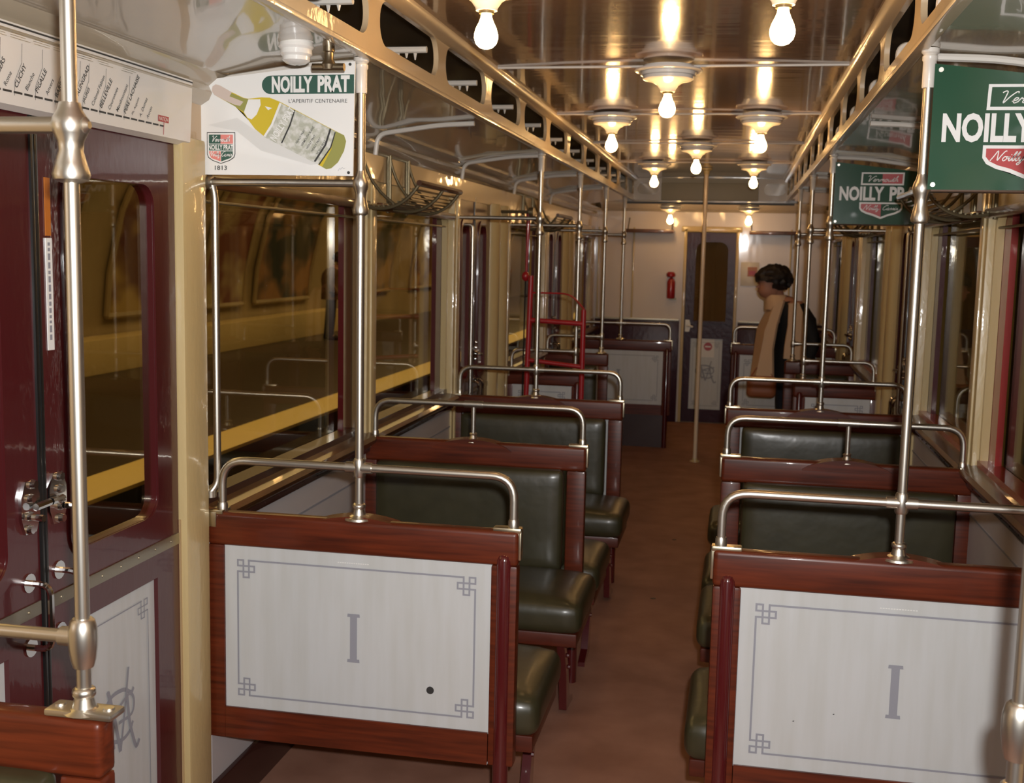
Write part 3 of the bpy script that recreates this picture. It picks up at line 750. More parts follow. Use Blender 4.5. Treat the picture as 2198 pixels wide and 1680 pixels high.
LAMPS = [(-.39,3.1,'hanging bulb at the top edge, above the pierced left beam'), (.39,3.1,'hanging bulb at the top edge, near the pierced right beam'),
 (0,4.66,'largest complete porcelain lamp, on the ceiling midline'), (-.39,6.2,'left one of the pair of porcelain lamps behind the largest midline lamp'), (.39,6.2,'right one of the pair of porcelain lamps behind the largest midline lamp'),
 (0,7.78,'smaller midline lamp hanging beside the top of the pale aisle pole'), (-.39,9.34,'left lamp of the small pair before the end bulkhead'), (.39,9.34,'right lamp of the small pair before the end bulkhead')]
for x, y, l in LAMPS: make_lamp(x, y, 2.548, l)
make_lamp(-.41, 12.0, 2.33, 'lamp hanging left of the far door, under the low end ceiling'); make_lamp(.385, 12.0, 2.33, 'lamp hanging right of the far door, under the low end ceiling')
for y, l in ((4.66,'through the largest midline lamp'), (6.2,'through the pair of lamps behind it'), (7.78,'through the smaller midline lamp'), (9.34,'through the small pair of lamps before the bulkhead'), (3.1,'through the two topmost bulbs')):
    b = nb(); tube(b, [(-.70,y,2.543),(.70,y,2.543)], .0055, 6)
    solo('ceiling_conduit', b, M['whitepaint'], 'thin pale conduit straight across the ceiling ' + l, 'conduit', (0, y, 2.54), 'conduits across the ceiling')
for sd, sn in ((-1,'left'), (1,'right')):
    y = 3.17-.12-.75
    while y < 11.0:
        b = nb()
        if sd < 0: tube(b, [(-.75,y,2.468),(-1.2,y,2.468)], .011, 8)
        else: tube(b, smoothpath([(.765,y,2.365),(.765,y,2.462),(1.2,y,2.462)], .03), .011, 8)
        for k in range(13):
            xx = sd*(.79+.03*k); lathe(b, [(.002,2.438+random.uniform(-.004,.004)),(.006,2.456)], xx, y, 5)
        solo('duct_tube', b, M['whitepaint'], 'short white tube crossing the dark duct behind the pierced %s beam' % sn, 'tube', (sd*.9, y, 2.45), 'tubes in the %s duct' % sn)
        y += .75
# unlit porcelain holder and coat tap near the first sign
t = thing('lamp_holder', 'white porcelain lamp holder with no bulb above the white bottle sign', 'lamp holder', (-.845,2.88,2.34))
b = nb(); lathe(b, [(.050,2.352),(.050,2.335),(.043,2.328),(.046,2.316),(.041,2.310),(.042,2.298),(.036,2.292),(.036,2.282),(.026,2.275),(.016,2.272)], -.845, 2.88, 24); part('holder', b, M['porcelain'], t)
t = thing('gas_tap', 'small metal tap with a cross handle over the top edge of the white bottle sign', 'tap', (-.785,2.96,2.34))
b = nb(); lathe(b, [(.016,2.35),(.016,2.318),(.013,2.315),(.013,2.298),(.02,2.284),(.016,2.272)], -.785, 2.96, 14); part('stem', b, M['bronze'], t)
b = nb(); tube(b, [(-.83,2.96,2.278),(-.742,2.96,2.278)], .0105, 10); part('cross_handle', b, M['bronze'], t)
b = nb(); lathe(b, [(.035,2.50),(.035,2.41),(.028,2.395),(.02,2.39)], -.70, 2.62, 16)
solo('porcelain_boss', b, M['porcelain'], 'white porcelain boss cut off at the top edge on the left beam', 'insulator', (-.70,2.62,2.39))

# ------------------------------------------------------------------ luggage racks
def make_rack(sd, y0, y1, label):
    t = thing('luggage_rack', label, 'luggage rack', (sd*1.2, (y0+y1)/2, 1.95), 'wire luggage racks')
    S = lambda a, y, z: (sd*(1.228-a), y, z)
    arc = [(0,1.985),(.05,1.972),(.11,1.968),(.17,1.985),(.22,2.022),(.258,2.07)]
    arm = [(.006,2.235),(.018,2.17),(.05,2.09),(.095,2.03),(.15,1.985)]
    for y in (y0+.012, (y0+y1)/2+.05, y1-.012):
        b = nb(); tube(b, [Vector(S(q.x,y,q.y)) for q in catmull(arc, 3)], .0075, 8)
        tube(b, [Vector(S(q.x,y,q.y)) for q in catmull(arm, 3)], .0065, 8)
        tube(b, [S(.012,y,1.98), S(.012,y,2.24)], .008, 8)
        box(b, sd*1.218, sd*1.23, y-.014, y+.014, 1.96, 2.25, .004)
        part('bracket', b, M['iron'], t)
    b = nb(); a, z = arc[-1]; tube(b, [S(a,y0,z),S(a,y1,z)], .012, 8); part('front_rail', b, M['varnish'], t)
    b = nb()
    for k, (a, z) in enumerate(catmull(arc, 3)):
        if 1 < k < 15: tube(b, [S(a,y0,z+.009),S(a,y1,z+.009)], .0042, 6)
    part('wire_bed', b, M['iron'], t)
for sd, y0, y1, l in ((-1,4.50,5.20,'luggage rack with curved iron brackets right of the white bottle sign'), (1,4.50,5.20,'luggage rack below the larger green sign, behind the bright pole'), (-1,8.1,8.8,'luggage rack over the left window behind the red hand truck'), (1,8.1,8.8,'luggage rack over the window in the far right wall')):
    make_rack(sd, y0, y1, l)
for x0, x1, l in ((-.89,-.385,'flat brown rack high on the end wall, left of the far door'), (.40,.92,'flat brown rack high on the end wall, above the standing woman')):
    t = thing('end_rack', l, 'rack', ((x0+x1)/2, YE-.1, 2.05), 'racks on the end wall')
    b = nb(); 
    for k in range(5): box(b, x0, x1, YE-.22+.045*k, YE-.195+.045*k, 2.055, 2.068)
    box(b, x0, x1, YE-.235, YE-.215, 2.04, 2.078, .004); part('slatted_shelf', b, M['varnish'], t)
    for x in (x0+.02, x1-.02):
        b = nb(); tube(b, [(x,YE,2.2),(x,YE-.22,2.06)], .006, 6); tube(b, [(x,YE-.002,2.05),(x,YE-.22,2.05)], .008, 6); part('bracket', b, M['iron'], t)

# ------------------------------------------------------------------ signs
def plate(poly, y, m, name, label):
    t = thing(name, label, 'sign', (sum(p[0] for p in poly)/len(poly), y, 2.0))
    b = nb(); prism(b, poly, 'y', y, y+.006); part('plate', b, m, t)
    return t
# white sign with the bottle
YS = 3.118
CX = lambda cx: -1.2335+(cx-100)*.4645/1865
CZ = lambda cz: 2.004+(1480-cz)*.314/1405
W = lambda q: [(CX(a), CZ(e)) for a, e in q]
t = plate(W([(95,1478),(1955,1478),(1975,70),(330,262),(270,275),(205,310),(150,360),(115,420),(102,480)]), YS, M['white'], 'bottle_sign', 'white enamel aperitif sign with a slanting bottle, hung from the left pole')
F = lambda uu, vv, dd: (uu, YS-dd, vv)
def art(name, polys, m, d, lab=None):
    for q in polys:
        b = nb(); fpoly(b, W(q), F, d); bmesh.ops.triangulate(b, faces=b.faces); part(name, b, m, t, lab)
art('printed_shadow', [[(200,850),(560,760),(760,900),(1100,1070),(1560,1330),(1450,1345),(850,1170),(560,930)]], M['shadow'], .0006)
arc_ = [(975-110*math.sin(a), 352-115*math.cos(a)) for a in [PI*k/12 for k in range(13)]]
art('green_band', [arc_ + [(1965,463),(1965,230)]], M['tgreen'], .0006)
b = textmesh('NOILLY', CX(985), CX(1475), CZ(450), CZ(245), F, .001, .045); textmesh('PRAT', CX(1535), CX(1915), CZ(446), CZ(240), F, .001, .045, bm=b); part('lettering', b, M['white'], t)
b = textmesh("L'APERITIF CENTENAIRE", CX(1190), CX(1885), CZ(575), CZ(528), F, .001, .0); part('lettering', b, M['ink'], t)
body = [(250,420),(262,365),(300,340),(350,352),(480,430),(640,510),(700,522),(860,505),(960,510),(1080,560),(1770,935),(1850,975),(1875,1050),(1850,1170),(1780,1310),(1700,1385),(1640,1398),(1540,1340),(900,1000),(780,900),(700,790),(640,700),(540,620),(420,550),(280,470)]
art('bottle', [body], M['bottle'], .0008)
art('bottle_neck', [[(470,440),(640,515),(700,525),(650,690),(560,630),(430,555)], [(1745,925),(1850,975),(1875,1050),(1850,1170),(1780,1310),(1700,1385),(1640,1398),(1590,1370),(1700,1150)]], M['bottled'], .0010)
art('foil_cap', [[(250,420),(262,365),(300,340),(350,352),(500,440),(470,490),(640,560),(600,610),(540,600),(420,545),(280,470)]], M['foil'], .0012)
art('neck_label', [[(700,530),(845,530),(850,600),(800,720),(740,780),(690,760),(645,690)], [(900,615),(990,640),(940,665)]], M['white'], .0012)
art('bottle_label', [[(1100,580),(1750,930),(1690,1120),(1540,1340),(890,1000),(990,850)]], M['label'], .0011)
art('label_stripe', [[(1255,660),(1270,668),(1210,860),(1110,1080),(1095,1072),(1195,850)], [(1680,890),(1700,900),(1640,1100),(1510,1310),(1490,1300),(1620,1090)], [(1740,935),(1752,940),(1700,1130),(1560,1345),(1545,1338),(1685,1125)]], M['ink'], .0014)
art('label_stripe', [[(1080,570),(1105,582),(1000,850),(905,1000),(885,985),(975,840)]], M['white'], .0015)
b = nb(); ang = math.atan2(CZ(590)-CZ(1010), CX(1200)-CX(945))
textmesh('NOILLY PRAT', CX(1030), .62, CZ(1060), CZ(1060)+.021, F, .0016, .02, angle=ang, natural=True, bm=b)
part('lettering', b, M['white'], t)
b = nb()
for k in range(5):
    textmesh('VERMOUTH BLANC' if k == 1 else 'NOILLY PRAT', CX(1290+k*62), .9, CZ(1085+k*33), CZ(1085+k*33)+.006, F, .0017, .01, angle=ang, natural=True, bm=b)
part('lettering', b, M['ink'], t)
def shieldpoly(s=1.0, top=940, bot=1335):
    return [(185,top),(535,top),(535,1215),(520,1260),(470,1295),(355,bot),(250,1295),(200,1260),(185,1215)]
sh = [(185,940),(535,940),(535,1215),(520,1262),(465,1300),(355,1340),(250,1300),(198,1262),(185,1215)]
art('shield_outline', [sh], M['ink'], .0006)
art('shield_field', [[(193,950),(527,950),(527,1212),(512,1255),(460,1292),(355,1330),(255,1292),(206,1255),(193,1212)]], M['white'], .0009)
art('shield_quarter', [[(210,970),(355,970),(355,1085),(210,1085)], [(360,1180),(505,1180),(505,1225),(480,1265),(360,1310)]], M['tgreen'], .0011)
art('shield_quarter', [[(355,970),(508,970),(508,1085),(355,1085)], [(210,1180),(355,1180),(355,1310),(240,1268),(215,1225)]], M['pink'], .0011)
art('shield_band', [[(210,1092),(505,1092),(505,1172),(210,1172)]], M['tgreen'], .0011)
b = textmesh('NOILLY PRAT', CX(205), CX(510), CZ(1163), CZ(1098), F, .0014, .03); script(b, 'Vermouth', CX(240), CX(465), CZ(1060), .0070, F, .0014, .0016); script(b, 'Noilly', CX(212), CX(345), CZ(1245), .0062, F, .0014, .0015); script(b, 'Cassis', CX(362), CX(490), CZ(1245), .0062, F, .0014, .0015)
part('lettering', b, M['white'], t)
b = textmesh('1813', CX(280), CX(430), CZ(1418), CZ(1362), F, .001, .01); part('lettering', b, M['ink'], t)
b = nb(); ribbon(b, catmull(W([(1780,1420),(1800,1385),(1810,1400),(1830,1375),(1845,1390),(1865,1380)]), 3), .0008, F, .001); part('signature', b, M['grey'], t)
for q in ((130,1420),(1905,1438),(1918,108)):
    b = nb(); lathe(b, [(.0042, YS-.002), (.0042, YS)], CX(q[0]), 0, 12, 'y', CZ(q[1])); part('screw', b, M['ink'], t)

def green_sign(y, label):
    x0 = .766; wd = .46
    A = lambda uu, vv: (x0+uu, 1.981+vv)
    t = plate([A(0,0), A(wd,0), A(wd,.215), A(wd-.04,.262), A(0,.310)], y, M['green'], 'green_sign', label)
    F = lambda uu, vv, dd: (x0+uu, y-dd, 1.981+vv)
    def P(name, polys, m, d):
        for q in polys:
            b = nb(); fpoly(b, q, F, d); bmesh.ops.triangulate(b, faces=b.faces); part(name, b, m, t)
    shl = [(.126,.110),(.336,.110),(.336,.079),(.326,.064),(.300,.051),(.270,.043),(.232,.027),(.190,.044),(.160,.052),(.136,.064),(.126,.079)]
    P('shield_outline', [[(.128,.196),(.336,.196),(.338,.259),(.130,.259)], shl], M['white'], .0006)
    inn = [(.134,.102),(.232,.102),(.232,.037),(.193,.053),(.163,.061),(.143,.071),(.134,.082)]
    inr = [(.232,.102),(.328,.102),(.328,.082),(.319,.071),(.297,.060),(.267,.052),(.232,.037)]
    P('shield_quarter', [[(.232,.204),(.328,.204),(.330,.252),(.232,.252)], inn], M['pred'], .0009)
    P('shield_quarter', [[(.136,.204),(.232,.204),(.232,.252),(.138,.252)], inr], M['green'], .0009)
    b = textmesh('NOILLY', .026, .243, .117, .189, F, .001, .038); textmesh('PRAT', .270, .438, .117, .189, F, .001, .038, bm=b)
    script(b, 'Vermouth', .155, .305, .213, .0125, F, .0013, .0026); script(b, 'Noilly', .146, .222, .072, .0105, F, .0013, .0024); script(b, 'Cassis', .238, .312, .072, .0105, F, .0013, .0024)
    part('lettering', b, M['white'], t)
    for q in ((.015,.295),(.012,.012)):
        b = nb(); lathe(b, [(.006, y-.003), (.006, y)], x0+q[0], 0, 12, 'y', 1.981+q[1]); part('screw', b, M['nickel'], t)
green_sign(3.078, 'larger green enamel sign hung from the bright pole, cut by the right edge')
green_sign(6.09, 'smaller green enamel sign farther down the car, behind the bright pole')

# line map over the first doors
t = thing('line_map', 'long white line map above the maroon doors at upper left', 'map', (-1.22, 1.9, 2.08))
b = nb(); prism(b, [(-1.224,2.075),(-1.205,2.085),(-1.196,2.252),(-1.226,2.256)], 'y', .9, 3.0); part('map_board', b, M['paper'], t)
def F(uu, vv, dd): k = (vv-2.085)/(2.252-2.085); return (-1.205+.009*k+dd, uu, vv)
b = nb(); ribbon(b, [(.9,2.246),(3.0,2.246)], .004, F, .001); part('edge_line', b, M['ink'], t)
b = nb(); yy = 1.0
while yy < 2.83: ribbon(b, [(yy,2.112),(min(yy+.030,2.845),2.112)], .0045, F, .001); yy += .0365
part('line_bar', b, M['ink'], t)
ST = ['PORTE DAUPHINE','Victor Hugo','ETOILE','Ternes','Courcelles','Monceau','VILLIERS','Rome','CLICHY','Blanche','PIGALLE','Anvers','BARBES','La Chapelle','STALINGRAD','JAURES','Colonel Fabien','BELLEVILLE','Couronnes','Menilmontant','PERE LACHAISE','Ph. Auguste','A. Dumas','Avron']
b = nb()
for i, s_ in enumerate(ST):
    y0 = 2.80 - (len(ST)-i)*.0365; big = s_.isupper()
    textmesh(s_, y0, 1, 2.120, 2.120+(.0125 if big else .0105), F, .001, .018 if big else .008, angle=math.radians(58), natural=True, bm=b)
    if big:
        bt = nb(); ribbon(bt, [(y0-.008,2.105),(y0-.008,2.135),(y0+.014,2.175),(y0+.014,2.215)], .0013, F, .001); part('transfer_line', bt, M['ink'], t)
part('lettering', b, M['ink'], t)
for i, s_ in enumerate(ST):
    if s_.isupper():
        y0 = 2.80 - (len(ST)-i)*.0365
        b = nb()
        for k in range(4): ribbon(b, [(y0-.03+random.uniform(0,.015), 2.222+.005*k), (y0+.03+random.uniform(-.01,.015), 2.222+.005*k)], .0012, F, .001)
        part('small_print', b, M['alu'], t)
b = nb(); fpoly(b, [(2.815,2.122),(2.872,2.122),(2.872,2.138),(2.815,2.138)], F, .0012); fpoly(b, [(2.845,2.09),(2.848,2.09),(2.848,2.122),(2.845,2.122)], F, .0012); tm = part('terminus_box', b, M['pred'], t)
b = textmesh('NATION', 2.820, 2.867, 2.125, 2.135, F, .0016); part('lettering', b, M['white'], tm)

# ------------------------------------------------------------------ far wall fittings
t = thing('fire_extinguisher', 'small red fire extinguisher on the end wall left of the far door', 'fire extinguisher', (-.40, YE-.06, 1.35))
b = nb(); lathe(b, [(.040,1.345),(.045,1.36),(.045,1.52),(.03,1.555),(.014,1.565),(.014,1.585)], -.40, YE-.06, 18); part('cylinder', b, M['red'], t)
b = nb(); lathe(b, [(.035,1.572),(.05,1.585),(.05,1.61),(.03,1.63)], -.405, YE-.06, 14); part('head', b, M['red'], t)
b = nb(); box(b, -.42, -.34, YE-.03, YE, 1.33, 1.35); part('bracket', b, M['iron'], t)
b = nb(); box(b, .33, .52, YE-.012, YE, 1.50, 1.75, .002); t = solo('notice_board', b, M['paper'], 'pale notice with a small red picture on the end wall, left of the woman', 'notice', (.425, YE, 1.5))
b = nb(); box(b, .40, .50, YE-.016, YE-.012, 1.60, 1.70); t2 = part('picture', b, M['orange'], t)
b = nb(); box(b, .415, .485, YE-.018, YE-.016, 1.615, 1.66); part('picture_field', b, M['pred'], t2)

# ------------------------------------------------------------------ red hand truck and alarm rod
t = thing('hand_truck', 'red tubular hand truck standing behind the second left bench row', 'hand truck', (-.79, 7.0, 0))
b = nb(); tube(b, [(-.985,7.0,.02),(-.953,7.0,1.66)], .0165, 12); tube(b, [(-.62,7.0,.02),(-.619,7.0,1.46)], .0165, 12); part('uprights', b, M['red'], t)
b = nb(); tube(b, [(-.955,7.0,1.385),(-.619,7.0,1.372)], .016, 10); part('crossbar', b, M['red'], t)
b = nb(); tube(b, [(-.962,7.0,1.135),(-.619,7.0,1.105)], .014, 10); part('crossbar', b, M['red'], t)
b = nb(); tube(b, [(-.975,7.0,.5),(-.62,7.0,.5)], .014, 10); part('crossbar', b, M['red'], t)
b = nb(); tube(b, smoothpath([(-.953,7.0,1.555),(-.70,7.0,1.555),(-.615,7.0,1.46)], .06), .0055, 8); part('handle_loop', b, M['red'], t)
b = nb(); box(b, -.99, -.60, 6.72, 7.0, .005, .02); part('toe_plate', b, M['red'], t)
for x in (-.985, -.62):
    b = nb(); lathe(b, [(.09,x-.03),(.10,x-.02),(.10,x+.0),(.09,x+.01)], 0, 7.13, 18, 'x', .10); part('wheel', b, M['black'], t)
    b = nb(); tube(b, [(x,7.0,.12),(x,7.13,.10)], .012, 8); part('axle_arm', b, M['red'], t)
t = thing('alarm_rod', 'red rod ending in a red ball, hanging above the hand truck', 'alarm handle', (-1.04, 7.3, 1.65))
b = nb(); tube(b, [(-1.032,7.3,2.05),(-1.040,7.3,1.66)], [.013,.008], 10); part('rod', b, M['red'], t)
b = nb(); lathe(b, [(.008,1.68),(.022,1.668),(.027,1.65),(.022,1.63),(.008,1.618)], -1.044, 7.3, 14); part('ball', b, M['red'], t)
b = nb(); tube(b, [(-1.23,7.3,2.06),(-1.02,7.3,2.06)], .010, 8); lathe(b, [(.03,-1.03),(.03,-1.0)], 0, 7.3, 12, 'x', 2.06); part('bracket', b, M['iron'], t)
b = nb(); tube(b, [(-1.044,7.3,1.63),(-1.05,7.3,.5)], .005, 6); part('cord', b, M['black'], t)

# ------------------------------------------------------------------ people
def skinmesh(name, verts, edges, radii, sub=2):
    me = bpy.data.meshes.new(name); me.from_pydata([Vector(v) for v in verts], edges, [])
    o = bpy.data.objects.new(name, me); C.objects.link(o)
    md = o.modifiers.new('s', 'SKIN'); md.use_smooth_shade = True; o.modifiers.new('u', 'SUBSURF').levels = sub
    for i, rr in enumerate(radii): me.skin_vertices[0].data[i].radius = rr if isinstance(rr, tuple) else (rr, rr)
    me.skin_vertices[0].data[0].use_root = True
    dg = bpy.context.evaluated_depsgraph_get(); res = bpy.data.meshes.new_from_object(o.evaluated_get(dg))
    b = bmesh.new(); b.from_mesh(res); bpy.data.objects.remove(o); bpy.data.meshes.remove(me); bpy.data.meshes.remove(res)
    return b
def limbs(bm, chains):
    for pts, rad in chains: 
        q = catmull([Vector(p) for p in pts], 4); 
        R_ = []
        for i in range(len(pts)-1):
            for k in range(4): R_.append(rad[i]*(1-k/4)+rad[i+1]*k/4)
        R_.append(rad[-1]); tube(bm, q, R_, 14)
def catm3(p): return p
def person(loc, rot, label, top, coatm, with_scarf):
    """stands facing local -x, head bent; local metres"""
    t = thing('person', label, 'person', loc)
    LOC[t.name] = Vector((0,0,0)); t.rotation_euler = (0,0,rot)
    V = [(0,0,.93),(-.01,0,1.10),(-.05,0,1.28),(-.09,0,1.40),(-.13,0,1.47),(-.17,0,1.53),(-.20,0,1.60),
         (0,.09,.88),(-.01,.095,.50),(.02,.10,.09),(-.11,.11,.03),
         (0,-.09,.88),(.04,-.095,.50),(.09,-.10,.09),(-.04,-.11,.03),
         (-.07,.17,1.38),(.01,.22,1.12),(-.13,.20,.92),(-.19,.19,.86),
         (-.02,-.17,1.38),(.11,-.22,1.13),(.04,-.22,.90),(-.02,-.21,.84)]
    E_ = [(0,1),(1,2),(2,3),(3,4),(4,5),(5,6),(0,7),(7,8),(8,9),(9,10),(0,11),(11,12),(12,13),(13,14),(3,15),(15,16),(16,17),(17,18),(3,19),(19,20),(20,21),(21,22)]
    R_ = [(.12,.15),(.11,.13),(.12,.15),(.09,.12),.05,.075,.085,.085,.058,.042,.035,.085,.058,.042,.035,.06,.045,.034,.03,.06,.045,.034,.03]
    b = skinmesh('person_body', V, E_, R_)
    part('body', b, M['skin'], t)
    # trousers
    b = nb()
    limbs(b, [([(0,.08,.95),(0,.09,.80),(-.01,.095,.50),(.02,.10,.07)], [.12,.105,.08,.062]), ([(0,-.08,.95),(0,-.09,.80),(.04,-.095,.50),(.09,-.10,.07)], [.12,.105,.08,.062])])
    part('trousers', b, M['trouser'], t)
    b = nb()
    for x, y in ((-.05,.105),(.02,-.105)): cushion(b, (x,y,.045), (.14,.05,.043), .035, n=6)
    part('shoes', b, M['jacket'], t)
    # jacket
    b = nb()
    q = [(.02,.185,.20,.80),(.02,.18,.195,.92),(.02,.17,.19,1.05),(.02,.185,.20,1.18),(-.0,.185,.205,1.30),(-.04,.16,.19,1.39),(-.09,.10,.11,1.45),(-.12,.07,.075,1.48)]
    rings = [[b.verts.new((cx+a*math.cos(2*PI*k/20), c_*math.sin(2*PI*k/20), z)) for k in range(20)] for cx, a, c_, z in q]
    for A_, B_ in zip(rings, rings[1:]):
        for k in range(20): b.faces.new((A_[k], A_[(k+1)%20], B_[(k+1)%20], B_[k]))
    limbs(b, [([(-.07,.16,1.39),(-.02,.215,1.28),(.01,.235,1.12),(-.06,.225,1.0),(-.13,.205,.92)], [.075,.07,.06,.052,.048]), ([(-.02,-.16,1.39),(.05,-.205,1.28),(.11,-.225,1.13),(.09,-.225,1.02),(.04,-.22,.91)], [.075,.07,.06,.052,.048])])
    part('jacket', b, coatm, t)
    # head shape over the neck: face, nose, ears, hair
    b = nb(); cushion(b, (-.215,0,1.575), (.095,.072,.112), .07, n=10)
    hd = b
    prism(hd, [(-.305,1.575),(-.335,1.555),(-.305,1.545)], 'y', -.012, .012)
    for y in (-.074,.074): cushion(hd, (-.20,y,1.575), (.018,.010,.030), .008, n=4)
    part('head', hd, M['skin'], t)
    b = nb()
    for y in (-.03,.03): lathe(b, [(.010,-.314),(.006,-.306)], 0, y, 8, 'x', 1.592)
    box(b, -.312, -.303, -.022, .022, 1.516, 1.524); part('face_features', b, M['bag'], t)
    b = nb(); bmesh.ops.create_icosphere(b, subdivisions=4, radius=1)
    for v in list(b.verts):
        n_ = v.co.normalized(); rr = 1+.06*math.sin(9*n_.x+4*n_.z)*math.sin(8*n_.y+3*n_.x)+random.uniform(-.06,.06)
        v.co = Vector((-.18+n_.x*.155*rr, n_.y*.13*rr, 1.628+n_.z*.122*rr))
    bmesh.ops.delete(b, geom=[v for v in b.verts if v.co.x < -.225 and v.co.z < 1.595 or v.co.z < 1.53], context='VERTS')
    part('hair', b, M['hair'], t, 'short dark tousled hair')
    # hands
    for s_, bx in ((1,(-.15,.20,.89)), (-1,(.02,-.215,.87))):
        b = nb(); cushion(b, (bx[0]-.03,bx[1],bx[2]-.02), (.042,.014,.04), .012, n=5)
        for k in range(4): tube(b, catmull([(bx[0]-.055,bx[1],bx[2]+.012-.022*k),(bx[0]-.09,bx[1]+.003,bx[2]-.005-.022*k),(bx[0]-.105+.004*k,bx[1]-.012*s_,bx[2]-.03-.02*k)], 2), [.009,.009,.008,.007,.006], 6)
        tube(b, [(bx[0]-.01,bx[1]-.012*s_,bx[2]+.015),(bx[0]-.05,bx[1]-.03*s_,bx[2]+.03),(bx[0]-.075,bx[1]-.03*s_,bx[2]+.025)], [.011,.010,.007], 6)
        part('hand', b, M['skin'], t)
    if with_scarf:
        b = nb()
        q = [(-.13,.115,.13,1.37),(-.135,.11,.12,1.42),(-.15,.10,.10,1.475),(-.155,.085,.085,1.495)]
        rings = [[b.verts.new((cx+a*math.cos(2*PI*k/20), c_*math.sin(2*PI*k/20), z)) for k in range(20)] for cx, a, c_, z in q]
        for A_, B_ in zip(rings, rings[1:]):
            for k in range(20): b.faces.new((A_[k], A_[(k+1)%20], B_[(k+1)%20], B_[k]))
        # long front panels hanging down over the jacket
        def slab(pts, th):
            A_ = [b.verts.new(p) for p in pts]; B_ = [b.verts.new((p[0]+th[0], p[1]+th[1], p[2])) for p in pts]; n_ = len(pts)
            for k in range(n_): b.faces.new((A_[k], A_[(k+1)%n_], B_[(k+1)%n_], B_[k]))
            b.faces.new(list(reversed(A_))); b.faces.new(B_)
        slab([(-.12,-.17,1.45),(-.20,-.16,1.40),(-.27,-.20,1.20),(-.34,-.235,.80),(-.20,-.25,.80),(-.215,-.25,1.05),(-.185,-.23,1.25)], (-.02,-.02))
        slab([(-.02,-.20,1.44),(-.10,-.20,1.43),(-.11,-.245,1.25),(-.135,-.265,1.08),(-.14,-.27,.98),(.015,-.28,.97),(.01,-.265,1.22),(.01,-.24,1.36)], (0,-.02))
        slab([(-.16,.13,1.40),(-.26,.10,1.2),(-.30,.08,.80),(-.28,-.2,.80),(-.26,-.18,1.2),(-.18,-.16,1.40)], (-.025,0))
        part('scarf_coat', b, M['coat'], t, 'beige shawl coat hanging open in front')
    return t
person((.78,9.95,0), math.radians(12), 'standing woman with dark hair, beige shawl and black jacket looking down', 1.7, M['jacket'], True)
b = nb(); t = thing('handbag', 'tan handbag hanging at the standing woman\'s knees', 'bag', (.535,9.64,.66))
cushion(b, (.535,9.64,.74), (.12,.05,.09), .04, n=8); part('pouch', b, M['bag'], t)
b = nb(); tube(b, catmull([(.44,9.64,.81),(.50,9.65,.90),(.57,9.65,.90),(.63,9.64,.81)], 5), .007, 6); part('strap', b, M['bag'], t)
person((-7.6,21.6,0), math.radians(200), 'person in a brown coat waiting on the far platform, seen through the first left window', 1.7, M['browncoat'], False)

# ------------------------------------------------------------------ station outside the left windows
b = nb(); box(b, -8.8, -4.1, -3, 60, -.06, 0); struct('platform_left', b, M['platform'])
b = nb(); box(b, -4.55, -4.08, -3, 60, -.02, .012, .004); struct('kerb_platform', b, M['nosing'])
b = nb(); box(b, -4.12, -4.08, -3, 60, -1.2, -.02); box(b, -4.1, -1.5, -3, 60, -1.25, -1.2); struct('ground_track', b, M['pit'])
b = nb()
pr = [(-8.75,0),(-8.78,.6),(-8.70,1.4),(-8.45,2.4),(-7.9,3.3),(-7.1,4.1),(-6.0,4.8),(-4.5,5.3),(-2.5,5.6),(-.5,5.6)]
prism(b, pr + [(p[0]-.2, p[1]+.2) for p in reversed(pr)], 'y', -3, 60); struct('wall_station_left', b, M['tile'])
b = nb(); box(b, -8.75, -8.3, -3, 24.2, 0, .48, .01); struct('trim_station_ledge', b, M['ledge'])
b = nb(); box(b, -9, 0, 60, 60.2, -1, 6); struct('wall_station_end', b, M['tunnel'])
def vx(z):
    for (x0,z0),(x1,z1) in zip(pr, pr[1:]):
        if z0 <= z <= z1: return x0+(x1-x0)*(z-z0)/(z1-z0)
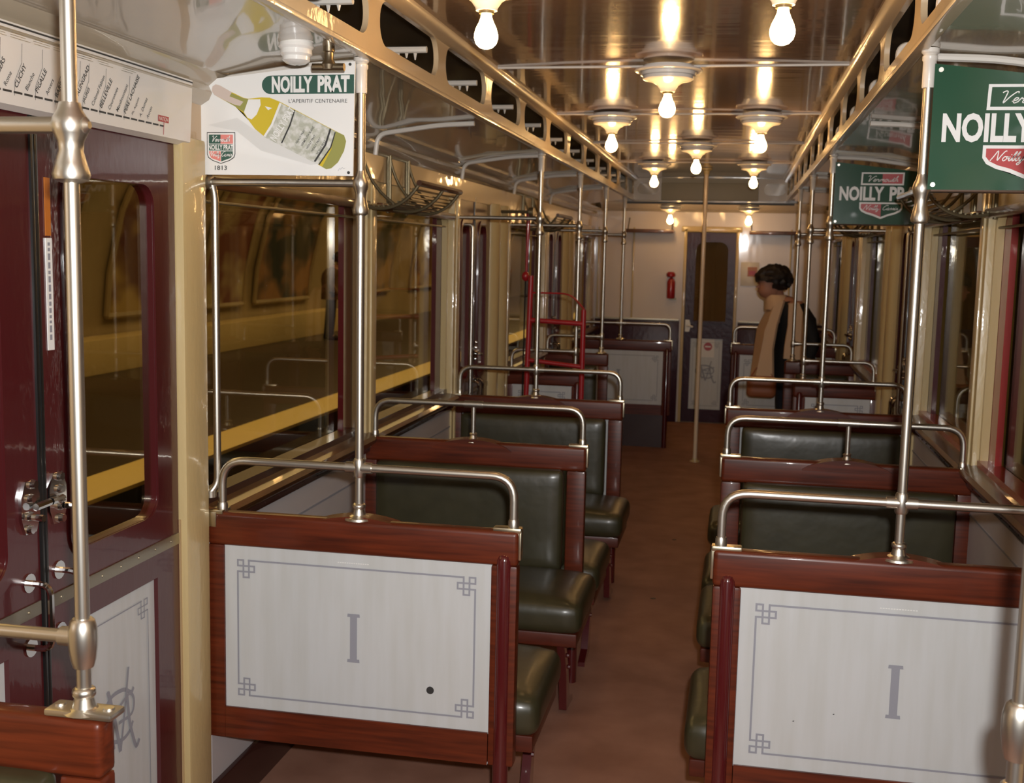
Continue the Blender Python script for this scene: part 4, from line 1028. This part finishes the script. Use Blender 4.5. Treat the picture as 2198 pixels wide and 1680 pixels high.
for i, (y0, y1, z0, z1, mk, l) in enumerate([(11.0,14.2,.75,3.0,2,'beige framed poster behind the near door glass'), (15.2,17.6,.75,3.2,0,'dark red framed poster on the station wall, leftmost in the first window'), (18.2,19.9,.75,3.0,4,'pale framed poster between two dark ones in the first window'), (20.4,23.2,.75,3.3,1,'dark green framed poster in the middle of the first window'), (25.6,29.0,.75,3.2,3,'framed poster near the red window stile'), (31,36,.75,3.2,0,'framed poster seen through the second left window'), (38,44,.75,3.2,2,'framed poster far down the platform wall')]):
    t = thing('poster', l, 'poster', (vx(z0)+.05, (y0+y1)/2, z0))
    b = nb(); N = 8
    zs = [z0+(z1-z0)*k/N for k in range(N+1)]
    A_ = [[b.verts.new((vx(z)+.05, y, z)) for z in zs] for y in (y0, y1)]
    for k in range(N): b.faces.new((A_[0][k], A_[1][k], A_[1][k+1], A_[0][k+1]))
    part('sheet', b, M['poster%d' % mk], t)
    b = nb()
    for y in (y0, y1): tube(b, [(vx(z)+.06, y, z) for z in zs], .045, 6)
    for z in (z0, z1): tube(b, [(vx(z)+.06, y0, z), (vx(z)+.06, y1, z)], .045, 6)
    part('poster_frame', b, M['tile'], t)
# dark tunnel wall and rear closure on the right
b = nb(); box(b, 2.6, 2.7, -3, 60, -1, 5); box(b, 1.5, 2.6, -3, 60, 4.5, 4.6); box(b, 1.5, 2.6, -3, 60, -1, -.9); struct('wall_tunnel_right', b, M['tunnel'])
b = nb(); box(b, 1.5, 2.3, -3, 60, -.9, -.05); struct('platform_right', b, M['platform'])

# ------------------------------------------------------------------ light
def light(name, kind, loc, energy, col, size=.1, rot=None, **k):
    l = bpy.data.lights.new(name, kind); l.energy = energy; l.color = col
    if kind == 'AREA': l.shape = 'DISK'; l.size = size
    if kind == 'POINT': l.shadow_soft_size = size
    if kind == 'AREA' and 'sy' in k: l.shape = 'RECTANGLE'; l.size_y = k['sy']
    o = bpy.data.objects.new(name, l); C.objects.link(o); o.location = loc
    if rot: o.rotation_euler = rot
    return o
fl = light('camera_flash', 'AREA', (.36, -.02, 1.90), 64, (1,.985,.97), .05)
fl.rotation_euler = Vector((-.19,1,-.09)).to_track_quat('-Z', 'Y').to_euler()
fl.data.spread = math.radians(150)
light('station_lamp', 'AREA', (-5.6, 12, 4.6), 640, (1,.76,.40), 3, (0,0,0), sy=26)
light('station_lamp', 'AREA', (-5.6, 34, 4.6), 640, (1,.76,.40), 3, (0,0,0), sy=20)
w = bpy.data.worlds.new('world'); bpy.context.scene.world = w; w.use_nodes = True
w.node_tree.nodes['Background'].inputs[0].default_value = (.03,.02,.012,1); w.node_tree.nodes['Background'].inputs[1].default_value = .3
vs = bpy.context.scene.view_settings; vs.view_transform = 'Standard'; vs.look = 'None'; vs.exposure = 0; vs.gamma = 1
